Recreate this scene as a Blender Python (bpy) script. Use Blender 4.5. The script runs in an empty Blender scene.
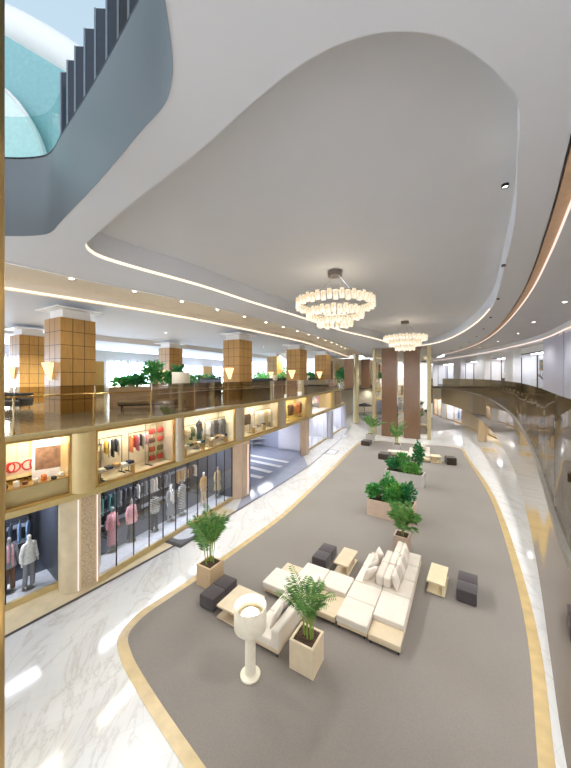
import bpy, bmesh, math, random
from mathutils import Vector, Matrix
from mathutils.geometry import tessellate_polygon

rng = random.Random(7)
SC = bpy.context.scene
COL = SC.collection
PI = math.pi
# ---------------------------------------------------------------- camera numbers (metres; the photographer stands at the balcony rail)
F, CX, HY, H = 305.0, 285.5, 377.0, 7.4
def P(x, y, z=0.0):
    d = F * (H - z) / (y - HY)
    return ((x - CX) * d / F, d)
def XD(x, d): return ((x - CX) * d / F, d)

# ---------------------------------------------------------------- plan helpers
def smooth(pts, n=6, closed=False):
    out = []
    m = len(pts)
    rngs = range(m) if closed else range(m - 1)
    for i in rngs:
        if closed:
            p0, p1, p2, p3 = pts[(i-1) % m], pts[i], pts[(i+1) % m], pts[(i+2) % m]
        else:
            p1, p2 = pts[i], pts[i+1]
            p0 = pts[i-1] if i > 0 else (2*p1[0]-p2[0], 2*p1[1]-p2[1])
            p3 = pts[i+2] if i + 2 < m else (2*p2[0]-p1[0], 2*p2[1]-p1[1])
        d01 = max(1e-6, math.dist(p0, p1))**.5; d12 = max(1e-6, math.dist(p1, p2))**.5; d23 = max(1e-6, math.dist(p2, p3))**.5
        t0 = 0; t1 = d01; t2 = t1 + d12; t3 = t2 + d23
        for k in range(n):
            t = t1 + (t2 - t1) * k / n
            q = []
            for a in (0, 1):
                A1 = (t1-t)/(t1-t0)*p0[a] + (t-t0)/(t1-t0)*p1[a]
                A2 = (t2-t)/(t2-t1)*p1[a] + (t-t1)/(t2-t1)*p2[a]
                A3 = (t3-t)/(t3-t2)*p2[a] + (t-t2)/(t3-t2)*p3[a]
                B1 = (t2-t)/(t2-t0)*A1 + (t-t0)/(t2-t0)*A2
                B2 = (t3-t)/(t3-t1)*A2 + (t-t1)/(t3-t1)*A3
                q.append((t2-t)/(t2-t1)*B1 + (t-t1)/(t2-t1)*B2)
            out.append(tuple(q))
    if not closed: out.append(tuple(pts[-1]))
    return out
def offset(pts, d, closed=False):
    """to the right of the walking direction"""
    out = []; m = len(pts)
    for i in range(m):
        a = pts[i-1] if (i > 0 or closed) else pts[i]
        b = pts[(i+1) % m] if (i < m-1 or closed) else pts[i]
        dx, dy = b[0]-a[0], b[1]-a[1]
        L = math.hypot(dx, dy) or 1
        out.append((pts[i][0] + dy/L*d, pts[i][1] - dx/L*d))
    return out
def length(pts): return sum(math.dist(pts[i], pts[i+1]) for i in range(len(pts)-1))
def walk(pts, s):
    for i in range(len(pts)-1):
        L = math.dist(pts[i], pts[i+1])
        if s <= L or i == len(pts)-2:
            t = s / L
            return (pts[i][0] + (pts[i+1][0]-pts[i][0])*t, pts[i][1] + (pts[i+1][1]-pts[i][1])*t), math.atan2(pts[i+1][1]-pts[i][1], pts[i+1][0]-pts[i][0])
        s -= L
def ray_s(pts, x):
    """arc length where the sight line of column x meets the plan curve"""
    k = (x - CX) / F; s = 0
    for i in range(len(pts)-1):
        a, b = pts[i], pts[i+1]
        L = math.dist(a, b)
        fa, fb = a[0] - k*a[1], b[0] - k*b[1]
        if fa * fb <= 0 and fa != fb and max(a[1], b[1]) > 0.5:
            return s + L * fa / (fa - fb)
        s += L
    return None
def sub(pts, s0, s1, n=None):
    n = n or max(1, int((s1-s0)/0.7))
    return [walk(pts, s0 + (s1-s0)*i/n)[0] for i in range(n+1)]

# ---------------------------------------------------------------- mesh builder
class MB:
    def __init__(s): s.v = []; s.f = []; s.m = []
    def add(s, vs, fs, m=0, M=None):
        o = len(s.v)
        s.v += [tuple(M @ Vector(v)) if M else tuple(v) for v in vs]
        s.f += [tuple(i+o for i in f) for f in fs]; s.m += [m]*len(fs)
        return s
    def box(s, x, y, z, sx, sy, sz, rz=0, m=0, M=None):
        """x, y centre; z bottom"""
        c, n = math.cos(rz), math.sin(rz); vs = []
        for dz in (0, sz):
            for a, b in ((-1,-1),(1,-1),(1,1),(-1,1)):
                px, py = a*sx/2, b*sy/2
                vs.append((x+px*c-py*n, y+px*n+py*c, z+dz))
        return s.add(vs, [(3,2,1,0),(4,5,6,7),(0,1,5,4),(1,2,6,5),(2,3,7,6),(3,0,4,7)], m, M)
    def rbox(s, x, y, z, sx, sy, sz, r=.04, rz=0, seg=3, m=0, M=None, puff=0):
        bm = bmesh.new(); bmesh.ops.create_cube(bm, size=1)
        for v in bm.verts: v.co = Vector((v.co.x*sx, v.co.y*sy, v.co.z*sz))
        if puff:
            bmesh.ops.subdivide_edges(bm, edges=bm.edges[:], cuts=5, use_grid_fill=True)
            for v in bm.verts:
                u, w = 2*v.co.x/sx, 2*v.co.y/sy
                if v.co.z > sz*.49: v.co.z += puff*(1-u**4)*(1-w**4)
            ed = [e for e in bm.edges if len(e.link_faces) == 2 and e.calc_face_angle() > 1.0]
        else: ed = bm.edges[:]
        bmesh.ops.bevel(bm, geom=ed, offset=r, segments=seg, profile=.5, affect='EDGES', clamp_overlap=True)
        c, n = math.cos(rz), math.sin(rz)
        bm.verts.ensure_lookup_table()
        vs = [(x+v.co.x*c-v.co.y*n, y+v.co.x*n+v.co.y*c, z+sz/2+v.co.z) for v in bm.verts]
        fs = [[v.index for v in f.verts] for f in bm.faces]
        bm.free()
        return s.add(vs, fs, m, M)
    def cyl(s, p0, p1, r0, r1=None, n=12, m=0, M=None):
        r1 = r0 if r1 is None else r1
        p0, p1 = Vector(p0), Vector(p1); ax = (p1-p0).normalized()
        u = ax.orthogonal().normalized(); w = ax.cross(u); vs = []
        for p, r in ((p0, r0), (p1, r1)):
            for i in range(n):
                a = 2*PI*i/n; vs.append(p + u*math.cos(a)*r + w*math.sin(a)*r)
        fs = [(i, (i+1) % n, n+(i+1) % n, n+i) for i in range(n)] + [tuple(range(n-1,-1,-1)), tuple(range(n,2*n))]
        return s.add(vs, fs, m, M)
    def tube(s, pts, r, n=6, m=0, M=None):
        pts = [Vector(p) for p in pts]; vs = []; k = len(pts); prev = None
        for i, p in enumerate(pts):
            t = (pts[min(i+1,k-1)] - pts[max(i-1,0)]).normalized()
            u = t.orthogonal().normalized() if prev is None else (prev - t*prev.dot(t)).normalized()
            prev = u; w = t.cross(u); rr = r[i] if isinstance(r, (list, tuple)) else r
            for j in range(n):
                a = 2*PI*j/n; vs.append(p + u*math.cos(a)*rr + w*math.sin(a)*rr)
        fs = [(i*n+j, i*n+(j+1) % n, (i+1)*n+(j+1) % n, (i+1)*n+j) for i in range(k-1) for j in range(n)]
        fs += [tuple(range(n-1,-1,-1)), tuple(range((k-1)*n, k*n))]
        return s.add(vs, fs, m, M)
    def lathe(s, prof, n=24, x=0, y=0, z=0, m=0, M=None, sx=1, sy=1, cap=True):
        vs = [(x+r*math.cos(2*PI*i/n)*sx, y+r*math.sin(2*PI*i/n)*sy, z+h) for r, h in prof for i in range(n)]
        k = len(prof)
        fs = [(j*n+i, j*n+(i+1) % n, (j+1)*n+(i+1) % n, (j+1)*n+i) for j in range(k-1) for i in range(n)]
        if cap: fs += [tuple(range(n-1,-1,-1)), tuple(range((k-1)*n, k*n))]
        return s.add(vs, fs, m, M)
    def poly(s, loops, z, m=0, up=True):
        flat = [p for l in loops for p in l]
        tri = tessellate_polygon([[Vector((p[0], p[1], 0)) for p in l] for l in loops])
        fs = []
        for a, b, c in tri:
            A, B, C = flat[a], flat[b], flat[c]
            ar = (B[0]-A[0])*(C[1]-A[1]) - (B[1]-A[1])*(C[0]-A[0])
            fs.append((a, b, c) if (ar > 0) == up else (a, c, b))
        return s.add([(p[0], p[1], z) for p in flat], fs, m)
    def prism(s, loops, z0, z1, m=0, side_m=None):
        if not isinstance(loops[0][0], (tuple, list)): loops = [loops]
        s.poly(loops, z1, m, True); s.poly(loops, z0, m, False)
        for l in loops: s.wall(l, z0, z1, m if side_m is None else side_m, True)
        return s
    def wall(s, pts, z0, z1, m=0, closed=False):
        k = len(pts)
        vs = [(p[0], p[1], z) for z in (z0, z1) for p in pts]
        return s.add(vs, [(i, (i+1) % k, k+(i+1) % k, k+i) for i in range(k if closed else k-1)], m)
    def strip(s, A, B, zA, zB, m=0):
        k = len(A)
        vs = [(p[0], p[1], zA) for p in A] + [(p[0], p[1], zB) for p in B]
        return s.add(vs, [(i, i+1, k+i+1, k+i) for i in range(k-1)], m)
    def band(s, pts, w0, w1, z0, z1, m=0):
        """solid running along a plan curve, from offset w0 to w1"""
        A, B = offset(pts, w0), offset(pts, w1)
        k = len(A)
        vs = [(p[0], p[1], z) for z in (z0, z1) for p in A] + [(p[0], p[1], z) for z in (z0, z1) for p in B]
        fs = []
        for i in range(k-1):
            fs += [(i, i+1, k+i+1, k+i), (2*k+i+1, 2*k+i, 3*k+i, 3*k+i+1), (k+i, k+i+1, 3*k+i+1, 3*k+i), (i+1, i, 2*k+i, 2*k+i+1)]
        fs += [(0, k, 3*k, 2*k), (k-1, 3*k-1, 4*k-1, 2*k-1)]
        return s.add(vs, fs, m)
    def mesh(s, name, mats, smooth=False):
        me = bpy.data.meshes.new(name); me.from_pydata(s.v, [], s.f)
        mats = mats if isinstance(mats, (list, tuple)) else [mats]
        for mt in mats: me.materials.append(mt)
        if len(mats) > 1: me.polygons.foreach_set('material_index', s.m)
        if smooth:
            me.polygons.foreach_set('use_smooth', [True]*len(me.polygons))
            try: me.set_sharp_from_angle(angle=math.radians(smooth if smooth > 1 else 40))
            except Exception: pass
        me.update(); return me
    def build(s, name, mats, parent=None, smooth=False, label=None, loc=None, rz=0):
        return link(name, s.mesh(name, mats, smooth), parent, label, loc, rz)
def link(name, me, parent=None, label=None, loc=None, rz=0):
    o = bpy.data.objects.new(name, me); COL.objects.link(o)
    if parent: o.parent = parent
    if loc: o.location = loc
    o.rotation_euler[2] = rz
    if label: o['label'] = label
    return o
def tag(o, label, cat, group=None, kind=None):
    o['label'] = label; o['category'] = cat
    if group: o['group'] = group
    if kind: o['kind'] = kind
    return o
def struct(o): o['kind'] = 'structure'; return o
def thing(name, label, cat, loc=(0,0,0), rz=0, group=None):
    o = bpy.data.objects.new(name, None); COL.objects.link(o); o.empty_display_size = .2
    o.location = loc; o.rotation_euler[2] = rz
    return tag(o, label, cat, group)
def dup(root, loc, rz, label, group=None, scale=None):
    r = root.copy(); COL.objects.link(r); r.location = loc; r.rotation_euler[2] = rz; r['label'] = label
    if group: r['group'] = group
    if scale: r.scale = (scale,)*3
    for ch in list(root.children):
        c = ch.copy(); COL.objects.link(c); c.parent = r
        for g in list(ch.children):
            d = g.copy(); COL.objects.link(d); d.parent = c
    return r
ORD = ['first','second','third','fourth','fifth','sixth','seventh','eighth','ninth','tenth','eleventh','twelfth','thirteenth','fourteenth','fifteenth','sixteenth','seventeenth','eighteenth','nineteenth','twentieth']

# ---------------------------------------------------------------- materials (all procedural)
def lin(c):
    if isinstance(c, str):
        c = [int(c[i:i+2], 16)/255 for i in (0, 2, 4)]
        c = [x/12.92 if x <= .04045 else ((x+.055)/1.055)**2.4 for x in c]
    return tuple(c) + (1,)
class NT:
    def __init__(s, name):
        s.mat = bpy.data.materials.new(name); s.mat.use_nodes = True
        s.n = s.mat.node_tree.nodes; s.l = s.mat.node_tree.links
        s.b = s.n['Principled BSDF']; s.out = s.n['Material Output']
    def node(s, t, **k):
        n = s.n.new(t)
        for a, v in k.items():
            if a in n.inputs: n.inputs[a].default_value = v
            else: setattr(n, a, v)
        return n
    def link(s, a, b): s.l.new(a, b)
    def coord(s, scale=(1,1,1), rot=(0,0,0), kind='Object'):
        t = s.n.new('ShaderNodeTexCoord'); mp = s.n.new('ShaderNodeMapping')
        mp.inputs['Scale'].default_value = scale; mp.inputs['Rotation'].default_value = rot
        s.link(t.outputs[kind], mp.inputs['Vector']); return mp.outputs['Vector']
    def ramp(s, fac, stops):
        r = s.n.new('ShaderNodeValToRGB')
        while len(r.color_ramp.elements) < len(stops): r.color_ramp.elements.new(.5)
        for e, (p, c) in zip(r.color_ramp.elements, stops): e.position = p; e.color = lin(c) if len(c) != 4 or isinstance(c, str) else c
        s.link(fac, r.inputs['Fac']); return r.outputs['Color']
    def mix(s, fac, a, b, mode='MIX'):
        m = s.n.new('ShaderNodeMix'); m.data_type = 'RGBA'; m.blend_type = mode
        for i, v in ((0, fac), (6, a), (7, b)):
            if hasattr(v, 'links') or isinstance(v, bpy.types.NodeSocket): s.link(v, m.inputs[i])
            else: m.inputs[i].default_value = v
        return m.outputs[2]
def pbr(name, col, rough=.5, metal=0, var=.06, scale=8, bump=0, bscale=60, spec=None, coat=0, sheen=0):
    t = NT(name); c = lin(col)
    v = t.coord()
    nz = t.node('ShaderNodeTexNoise', Scale=scale, Detail=3.0); t.link(v, nz.inputs['Vector'])
    lo = tuple(x*(1-var) for x in c[:3])+(1,); hi = tuple(min(1, x*(1+var)) for x in c[:3])+(1,)
    t.link(t.ramp(nz.outputs['Fac'], [(.3, lo), (.7, hi)]), t.b.inputs['Base Color'])
    t.b.inputs['Roughness'].default_value = rough; t.b.inputs['Metallic'].default_value = metal
    if spec is not None: t.b.inputs['Specular IOR Level'].default_value = spec
    if coat: t.b.inputs['Coat Weight'].default_value = coat
    if sheen: t.b.inputs['Sheen Weight'].default_value = sheen
    if bump:
        n2 = t.node('ShaderNodeTexNoise', Scale=bscale, Detail=2.0); t.link(v, n2.inputs['Vector'])
        bp = t.node('ShaderNodeBump', Strength=bump, Distance=.02); t.link(n2.outputs['Fac'], bp.inputs['Height']); t.link(bp.outputs['Normal'], t.b.inputs['Normal'])
    return t.mat
def emit(name, col, strength):
    t = NT(name); e = t.node('ShaderNodeEmission', Strength=strength); e.inputs['Color'].default_value = lin(col)
    t.link(e.outputs[0], t.out.inputs['Surface']); return t.mat
def glass(name, tint, refl=1.0, rough=.0, base=.04):
    t = NT(name); tr = t.node('ShaderNodeBsdfTransparent'); tr.inputs['Color'].default_value = lin(tint)
    gl = t.node('ShaderNodeBsdfGlossy', Roughness=rough); gl.inputs['Color'].default_value = (1,1,1,1)
    fr = t.node('ShaderNodeFresnel', IOR=1.5)
    mt = t.node('ShaderNodeMath', operation='MULTIPLY'); mt.inputs[1].default_value = refl; t.link(fr.outputs[0], mt.inputs[0])
    mx = t.node('ShaderNodeMixShader'); t.link(mt.outputs[0], mx.inputs[0]); t.link(tr.outputs[0], mx.inputs[1]); t.link(gl.outputs[0], mx.inputs[2])
    t.link(mx.outputs[0], t.out.inputs['Surface']); return t.mat

def marble():
    t = NT('white marble'); v = t.coord(rot=(0,0,math.radians(-25)))
    br = t.node('ShaderNodeTexBrick', offset=.5, Scale=1.0); br.inputs['Brick Width'].default_value = 1.6; br.inputs['Row Height'].default_value = .8
    br.inputs['Mortar Size'].default_value = .003; br.inputs['Color1'].default_value = (1,1,1,1); br.inputs['Color2'].default_value = (.965,.96,.955,1); br.inputs['Mortar'].default_value = (.8,.78,.76,1)
    t.link(v, br.inputs['Vector'])
    n1 = t.node('ShaderNodeTexNoise', Scale=.55, Detail=6.0, Roughness=.62, Distortion=1.6); t.link(t.coord((1.4,.5,1), (0,0,.9)), n1.inputs['Vector'])
    ab = t.node('ShaderNodeMath', operation='SUBTRACT'); ab.inputs[1].default_value = .5; t.link(n1.outputs['Fac'], ab.inputs[0])
    a2 = t.node('ShaderNodeMath', operation='ABSOLUTE'); t.link(ab.outputs[0], a2.inputs[0])
    vein = t.ramp(a2.outputs[0], [(0, 'cdc8c1'), (.010, 'd9d6d2'), (.04, 'e0deda'), (1, 'e3e2de')])
    t.link(t.mix(1.0, vein, br.outputs['Color'], 'MULTIPLY'), t.b.inputs['Base Color'])
    t.b.inputs['Roughness'].default_value = .09; t.b.inputs['Specular IOR Level'].default_value = .6
    return t.mat
def carpet():
    t = NT('grey carpet'); v = t.coord(rot=(0,0,math.radians(-29)))
    w = t.node('ShaderNodeTexWave', Scale=9.0, Distortion=3.0, Detail=3.0); w.inputs['Detail Scale'].default_value = 4; t.link(v, w.inputs['Vector'])
    n = t.node('ShaderNodeTexNoise', Scale=45.0, Detail=4.0, Roughness=.7); t.link(v, n.inputs['Vector'])
    n3 = t.node('ShaderNodeTexNoise', Scale=.35, Detail=2.0); t.link(v, n3.inputs['Vector'])
    a = t.ramp(n.outputs['Fac'], [(.3, '70665b'), (.7, '897e71')])
    b = t.mix(.18, a, t.ramp(w.outputs['Fac'], [(0, '655d57'), (1, '8f8781')]))
    c = t.mix(.25, b, t.ramp(n3.outputs['Fac'], [(.35, '77706b'), (.65, '8c8683')]))
    t.link(c, t.b.inputs['Base Color']); t.b.inputs['Roughness'].default_value = .85; t.b.inputs['Sheen Weight'].default_value = .3
    bp = t.node('ShaderNodeBump', Strength=.35, Distance=.01); t.link(n.outputs['Fac'], bp.inputs['Height']); t.link(bp.outputs['Normal'], t.b.inputs['Normal'])
    return t.mat
def wood(name, c0, c1, rough=.4, vert=True):
    t = NT(name); v = t.coord((9,9,.7) if vert else (1.2,10,10))
    n = t.node('ShaderNodeTexNoise', Scale=2.2, Detail=5.0, Distortion=.6); t.link(v, n.inputs['Vector'])
    t.link(t.ramp(n.outputs['Fac'], [(.3, c0), (.7, c1)]), t.b.inputs['Base Color'])
    t.b.inputs['Roughness'].default_value = rough; return t.mat
def stripes(name, c0, c1, freq):
    t = NT(name); v = t.coord()
    w = t.node('ShaderNodeTexWave', Scale=freq, bands_direction='Z'); t.link(v, w.inputs['Vector'])
    t.link(t.ramp(w.outputs['Fac'], [(.45, c0), (.55, c1)]), t.b.inputs['Base Color']); t.b.inputs['Roughness'].default_value = .8
    return t.mat
def leafmat(name, c0, c1, sc=7):
    t = NT(name); n = t.node('ShaderNodeTexNoise', Scale=float(sc), Detail=2.0); t.link(t.coord(), n.inputs['Vector'])
    c = t.ramp(n.outputs['Fac'], [(.3, c0), (.7, c1)])
    t.link(c, t.b.inputs['Base Color']); t.b.inputs['Roughness'].default_value = .45
    tl = t.node('ShaderNodeBsdfTranslucent'); t.link(c, tl.inputs['Color'])
    mx = t.node('ShaderNodeMixShader'); mx.inputs[0].default_value = .3
    t.link(t.b.outputs[0], mx.inputs[1]); t.link(tl.outputs[0], mx.inputs[2]); t.link(mx.outputs[0], t.out.inputs['Surface'])
    return t.mat
def upholstery(name, col):
    t = NT(name); v = t.coord(); n = t.node('ShaderNodeTexNoise', Scale=120.0, Detail=2.0); t.link(v, n.inputs['Vector'])
    n2 = t.node('ShaderNodeTexNoise', Scale=3.0); t.link(v, n2.inputs['Vector'])
    c = lin(col); lo = tuple(x*.93 for x in c[:3])+(1,)
    t.link(t.ramp(n2.outputs['Fac'], [(.35, lo), (.65, c)]), t.b.inputs['Base Color'])
    t.b.inputs['Roughness'].default_value = .9; t.b.inputs['Sheen Weight'].default_value = .25
    bp = t.node('ShaderNodeBump', Strength=.15, Distance=.005); t.link(n.outputs['Fac'], bp.inputs['Height']); t.link(bp.outputs['Normal'], t.b.inputs['Normal'])
    return t.mat

M = dict(
  marble=marble(), carpet=carpet(),
  gold_stone=pbr('golden border stone','bfa573',.3,0,.12,3), cream_stone=pbr('cream limestone','d9c7a4',.25,0,.08,2.5), dark_stone=pbr('dark stone line','4a4544',.3),
  plaster=pbr('ceiling plaster','d3d4d6',.75,0,.015,.6), trough=pbr('cove plaster','e6dccb',.7,0,.015,.6), white=pbr('white paint','e9e7e4',.5,0,.02,2),
  lilac=pbr('pale lilac wall','bfbdc8',.6,0,.03,.8), rim=pbr('blue grey satin metal fascia','74787a',.42,.3,.05,.5),
  brass=pbr('brass','c6a566',.28,.9,.08,2), brass_dark=pbr('aged brass','8d7440',.35,.9,.1,3), cream_panel=pbr('cream gold lacquer','d8c08a',.3,.25,.05,2),
  bronze_mirror=pbr('bronze mirror','b3a288',.04,1,.01,1), dark_frame=pbr('dark bronze frame','2c2622',.35,.6), black=pbr('black metal','1c1c1e',.4,.5), chrome=pbr('brushed steel','b9b4ab',.3,.9),
  slab_edge=pbr('dark bronze slab edge','5a4e42',.3,.5), mezz_floor=pbr('brown polished stone','8f8576',.12,0,.12,1.2),
  wood_tile=wood('oak veneer','9f7537','b08746',.4), table=pbr('pale beige veneer','d3bf9f',.45,0,.05,3), table2=pbr('cream lacquer','e2d2ad',.45,0,.04,3),
  brown_panel=pbr('brown fabric panel','866850',.16,.1,.06,3), sofa=upholstery('cream upholstery','e0d5c5'), sofa_base=pbr('cream timber base','d9c4a2',.5),
  pillow=upholstery('ivory cushion linen','e6dacb'), pillow2=upholstery('oatmeal cushion linen','cdbfb0'), pouf=upholstery('charcoal upholstery','463d3e'), pouf_dark=upholstery('dark brown upholstery','43382f'),
  navy=upholstery('navy leather','2b2d38'), taupe=upholstery('taupe leather','8d7c66'), lamp=pbr('cream plaster lamp','e9dfc9',.6), planter=pbr('beige stone planter','dcc9a8',.5,0,.05,4), planter2=pbr('pinkish planter','c9b19c',.5,0,.05,4), planter_tan=pbr('tan stone planter','cdb08a',.5,0,.05,4), planter3=pbr('grey planter','c6c1bb',.5,0,.05,4),
  soil=pbr('dark soil','4a3527',.95,0,.35,25,.8,40), stem=pbr('green stems','8aa043',.5,0,.2,10), palm=leafmat('palm leaf','3c7a38','86b060'), shrub=leafmat('shrub leaf','2a8038','66b25a'), shrub2=leafmat('light shrub leaf','4d9a4a','8cc25a'), shrub3=leafmat('deep shrub leaf','1f6434','409454'),
  mezz_floor_r=pbr('dark brown polished stone','75644d',.25,0,.15,1.0), rail_glass=glass('bronze tinted glass','ddd6c6',.6), rail_glass_r=glass('dark tinted glass','b5a88f',.4), shop_glass=glass('shop glass','f8fafb',.15), teal_glass=glass('teal glass','cfe9e6',.6), lens=glass('clear glass','e8ece9',.6),
  dark_shop=pbr('slate shop interior','454954',.5), grey_shop=pbr('pale grey shop wall','a9adb8',.5), shop_floor=pbr('pale shop floor','dcdde2',.25), niche=pbr('cream niche wall','ecdfc0',.5), niche_y=pbr('yellow niche wall','e6cf85',.5), shopwhite=pbr('white shop wall','eceaf0',.5),
  blue_floor=pbr('grey blue passage floor','a4a9b8',.12,0,.06,1), teal_wall=pbr('teal glass wall','8cbabc',.25), mann=pbr('grey mannequin','8d8a88',.4), mann_w=pbr('white mannequin','e0dcd6',.4), skin_d=pbr('dark mannequin','3b3532',.4),
  led=emit('warm light strip','ffe9cc',1.8), led_pink=emit('pinkish light strip','ffe6da',1.3), tube=emit('glowing glass','ffefd6',1.2), sconce=emit('sconce glow','ffd9a0',2.2), panel=emit('shop light panel','fff3dc',22.0), panel_r=emit('window light panel','f6f5ff',26.0), gold_pale=pbr('pale gold mosaic','cdbf95',.35,.3,.25,30), panel_c=emit('cool shop light panel','f0f3ff',30.0), bulb=emit('lamp bulb','fff6e6',22.0), win_glow=emit('daylit window','cfe4ff',42.0),
)
CLOTH = {k: pbr(k+' cloth', c, .85, 0, .12, 14) for k, c in dict(pink='c98f9b', rose='d9a3aa', cream='e6dbc6', white='eeebe6', grey='8d8c90', charcoal='3c3b40', black='242326', navy='2d3548', teal='4f7f80', blue='6c86a8', tan='c39a63', beige='d5bb91', brown='6e4d36', red='c23a33', orange='d57a4a', green='2f9a58', yellow='d9b94e', olive='77744a', lilac='b9aec8').items()}
M['joint'] = pbr('dark joint','5a3d1e',.5)
M['fin_edge'] = pbr('grey panel edge','8b929c',.3,.4)
M['fin'] = pbr('dark blue grey panel','3f434d',.3,.2)
M['pale_teal'] = pbr('pale teal white','e6f6f4',.3)
M['canopy'] = pbr('grey bronze canopy','756c64',.4,.3)
def tube_glow():
    t = NT('glowing ribbed glass'); v = t.coord((14,14,5)); n = t.node('ShaderNodeTexNoise', Scale=1.0, Detail=2.0); t.link(v, n.inputs['Vector'])
    e = t.node('ShaderNodeEmission', Strength=1.45); t.link(t.ramp(n.outputs['Fac'], [(.32, 'd9bd90'), (.6, 'fff3de')]), e.inputs['Color'])
    gl = t.node('ShaderNodeBsdfGlossy', Roughness=.15); mx = t.node('ShaderNodeMixShader'); mx.inputs[0].default_value = .12
    t.link(e.outputs[0], mx.inputs[1]); t.link(gl.outputs[0], mx.inputs[2]); t.link(mx.outputs[0], t.out.inputs['Surface']); return t.mat
M['tube'] = tube_glow()
M['gold_belt'] = pbr('pale gold belt','d2bd85',.3,.5)
M['stripe'] = stripes('black and white striped knit', '2a292d', 'dedbd8', 4.2)
# ================================================================ THE BUILDING
AX = math.radians(25.5)             # the hall runs this much to the right of the view
YAW = -math.radians(30.5)           # furniture rows
Z0, ZF0, ZF1, ZM, ZG, ZC = 0.0, 3.35, 5.5, 5.66, 7.12, 11.0
# plan curves (towards the far end)
FAS = smooth([(-13.5,1.5),(-11.2,4.9),(-8.2,8.75),(-6.74,10.95),(-5.1,14.2),(-3.22,18.35),(-.5,24),(2.35,30.5),(4.9,36.6),(7.3,42.5),(9.0,47)], 8)
RAIL_R = smooth([(-1.1,-1.2),(.62,.2),(1.6,1.3),(2.43,2.45),(3.16,3.5),(3.9,4.5),(5.3,6.4),(7.63,9.73),(10.08,13.47),(13.9,20),(17.6,27.1),(20.6,34),(23.2,42),(24.5,48)], 8)
WALL_R = smooth([(6.0,-2.0),(9.5,4.0),(14.2,12.0),(18.4,19.8),(21.5,25.4),(24.2,33),(26.6,42),(28.2,52),(29,60)], 8)
DARK = smooth([(-10.4,5.2),(-7.98,8.68),(-6.16,11.36),(-4.65,13.7),(-2.55,17.1),(1.94,25.4),(4.0,30.2),(6.2,35.4),(8.2,41),(9.8,46)], 8)
T1 = smooth([(-16,1),(-11.9,6.0),(-8.8,9.55),(-7.1,11.65),(-4.2,14.9),(1.1,23.6),(5.6,32.6),(9,40),(12,48),(15,57)], 8)
T2 = smooth([(-20,3),(-16,7.6),(-11.5,12.5),(-9.1,15.05),(-5.5,19.6),(1.5,31.1),(5.4,40),(9,49),(12,57)], 8)
CARP = smooth([(2.2,3.3),(.9,3.75),(-1.5,5.77),(-3.3,7.35),(-4.15,8.2),(-4.5,8.75),(-4.38,9.4),(-3.9,10.15),(-3.05,11.35),(-.1,16.1),(.86,18.05),(4.6,26),(8.3,33.9),(9.2,34.9),(10.5,35.2),(13,34.2),(15.4,33.1),(17.3,32.6),(18.0,31.6),(17.6,30.3),(16.8,28.7),(14.5,23.1),(12.5,18.6),(9.41,12.87),(6.82,8.59),(4.78,5.77),(3.6,4.1)], 5, True)

# ---- floors
struct(MB().poly([[(-60,-8),(70,-8),(70,110),(-60,110)]], 0).build('floor', M['marble']))
struct(MB().poly([CARP], .016).wall(CARP, 0, .016, 0, True).build('floor_carpet', M['carpet']))
CO = offset(CARP, -.27, True)
if abs(CO[0][0]-2.2) + abs(CO[0][1]-3.3) > 0 and CO[0][1] > 3.3: CO = offset(CARP, .27, True)
struct(MB().poly([CO, CARP], .010).build('trim_1', M['gold_stone']))
mb = MB(); k = [p for p in DARK]; DK = sub(DARK, 0, ray_s(DARK, 236), 40); mb.strip(offset(DK, -3.2), DK, .008, .008)
struct(mb.build('trim_2', M['cream_stone']))
struct(MB().strip(offset(DARK, -.06), offset(DARK, .06), .012, .012).build('trim_3', M['dark_stone']))
for i, (px, py, w, l, rz, label) in enumerate([(184,534,1.6,1.9,-.5,0),(332,452,1.1,1.8,-.4,0),(345,436,1.0,1.6,-.4,0),(489,450,1.3,2.3,-.5,0),(459,424,1.2,2.4,-.45,0)]):
    x, y = P(px, py); mb = MB(); a, b = w/2, l/2
    c, s = math.cos(rz), math.sin(rz)
    rot = lambda q: (x+q[0]*c-q[1]*s, y+q[0]*s+q[1]*c)
    outer = [rot(q) for q in ((-a,-b),(a,-b),(a,b),(-a,b))]; inner = [rot((q[0]*.78, q[1]*.8)) for q in ((-a,-b),(a,-b),(a,b),(-a,b))]
    circ = [rot((.32*w*math.cos(t*PI/12), .32*w*math.sin(t*PI/12))) for t in range(24)]
    mb.poly([outer, inner], .014, 0)
    if i == 0: mb.poly([inner, circ], .0142, 1); mb.poly([circ], .0144, 2)
    else: mb.poly([inner], .0142, 2)
    struct(mb.build('trim_%d' % (4+i), [M['dark_stone'] if i < 3 else M['gold_stone'], pbr('speckled mosaic %d' % i, '6f6f72', .3, 0, .7, 22), M['cream_stone'] if i > 2 else M['shop_floor']]))
# far end: grey carpeted lounge beyond the core, with the round ended white walk in front
x0, y0 = 8.6, 52
mb = MB(); mb.poly([[(11.6,40.2),(11.1,43.5),(11.0,48),(11.9,54),(13.2,60),(15,70),(40,90),(46,60),(27,45),(17.5,40)]], .012)
struct(mb.build('floor_lounge', M['carpet']))

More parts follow.
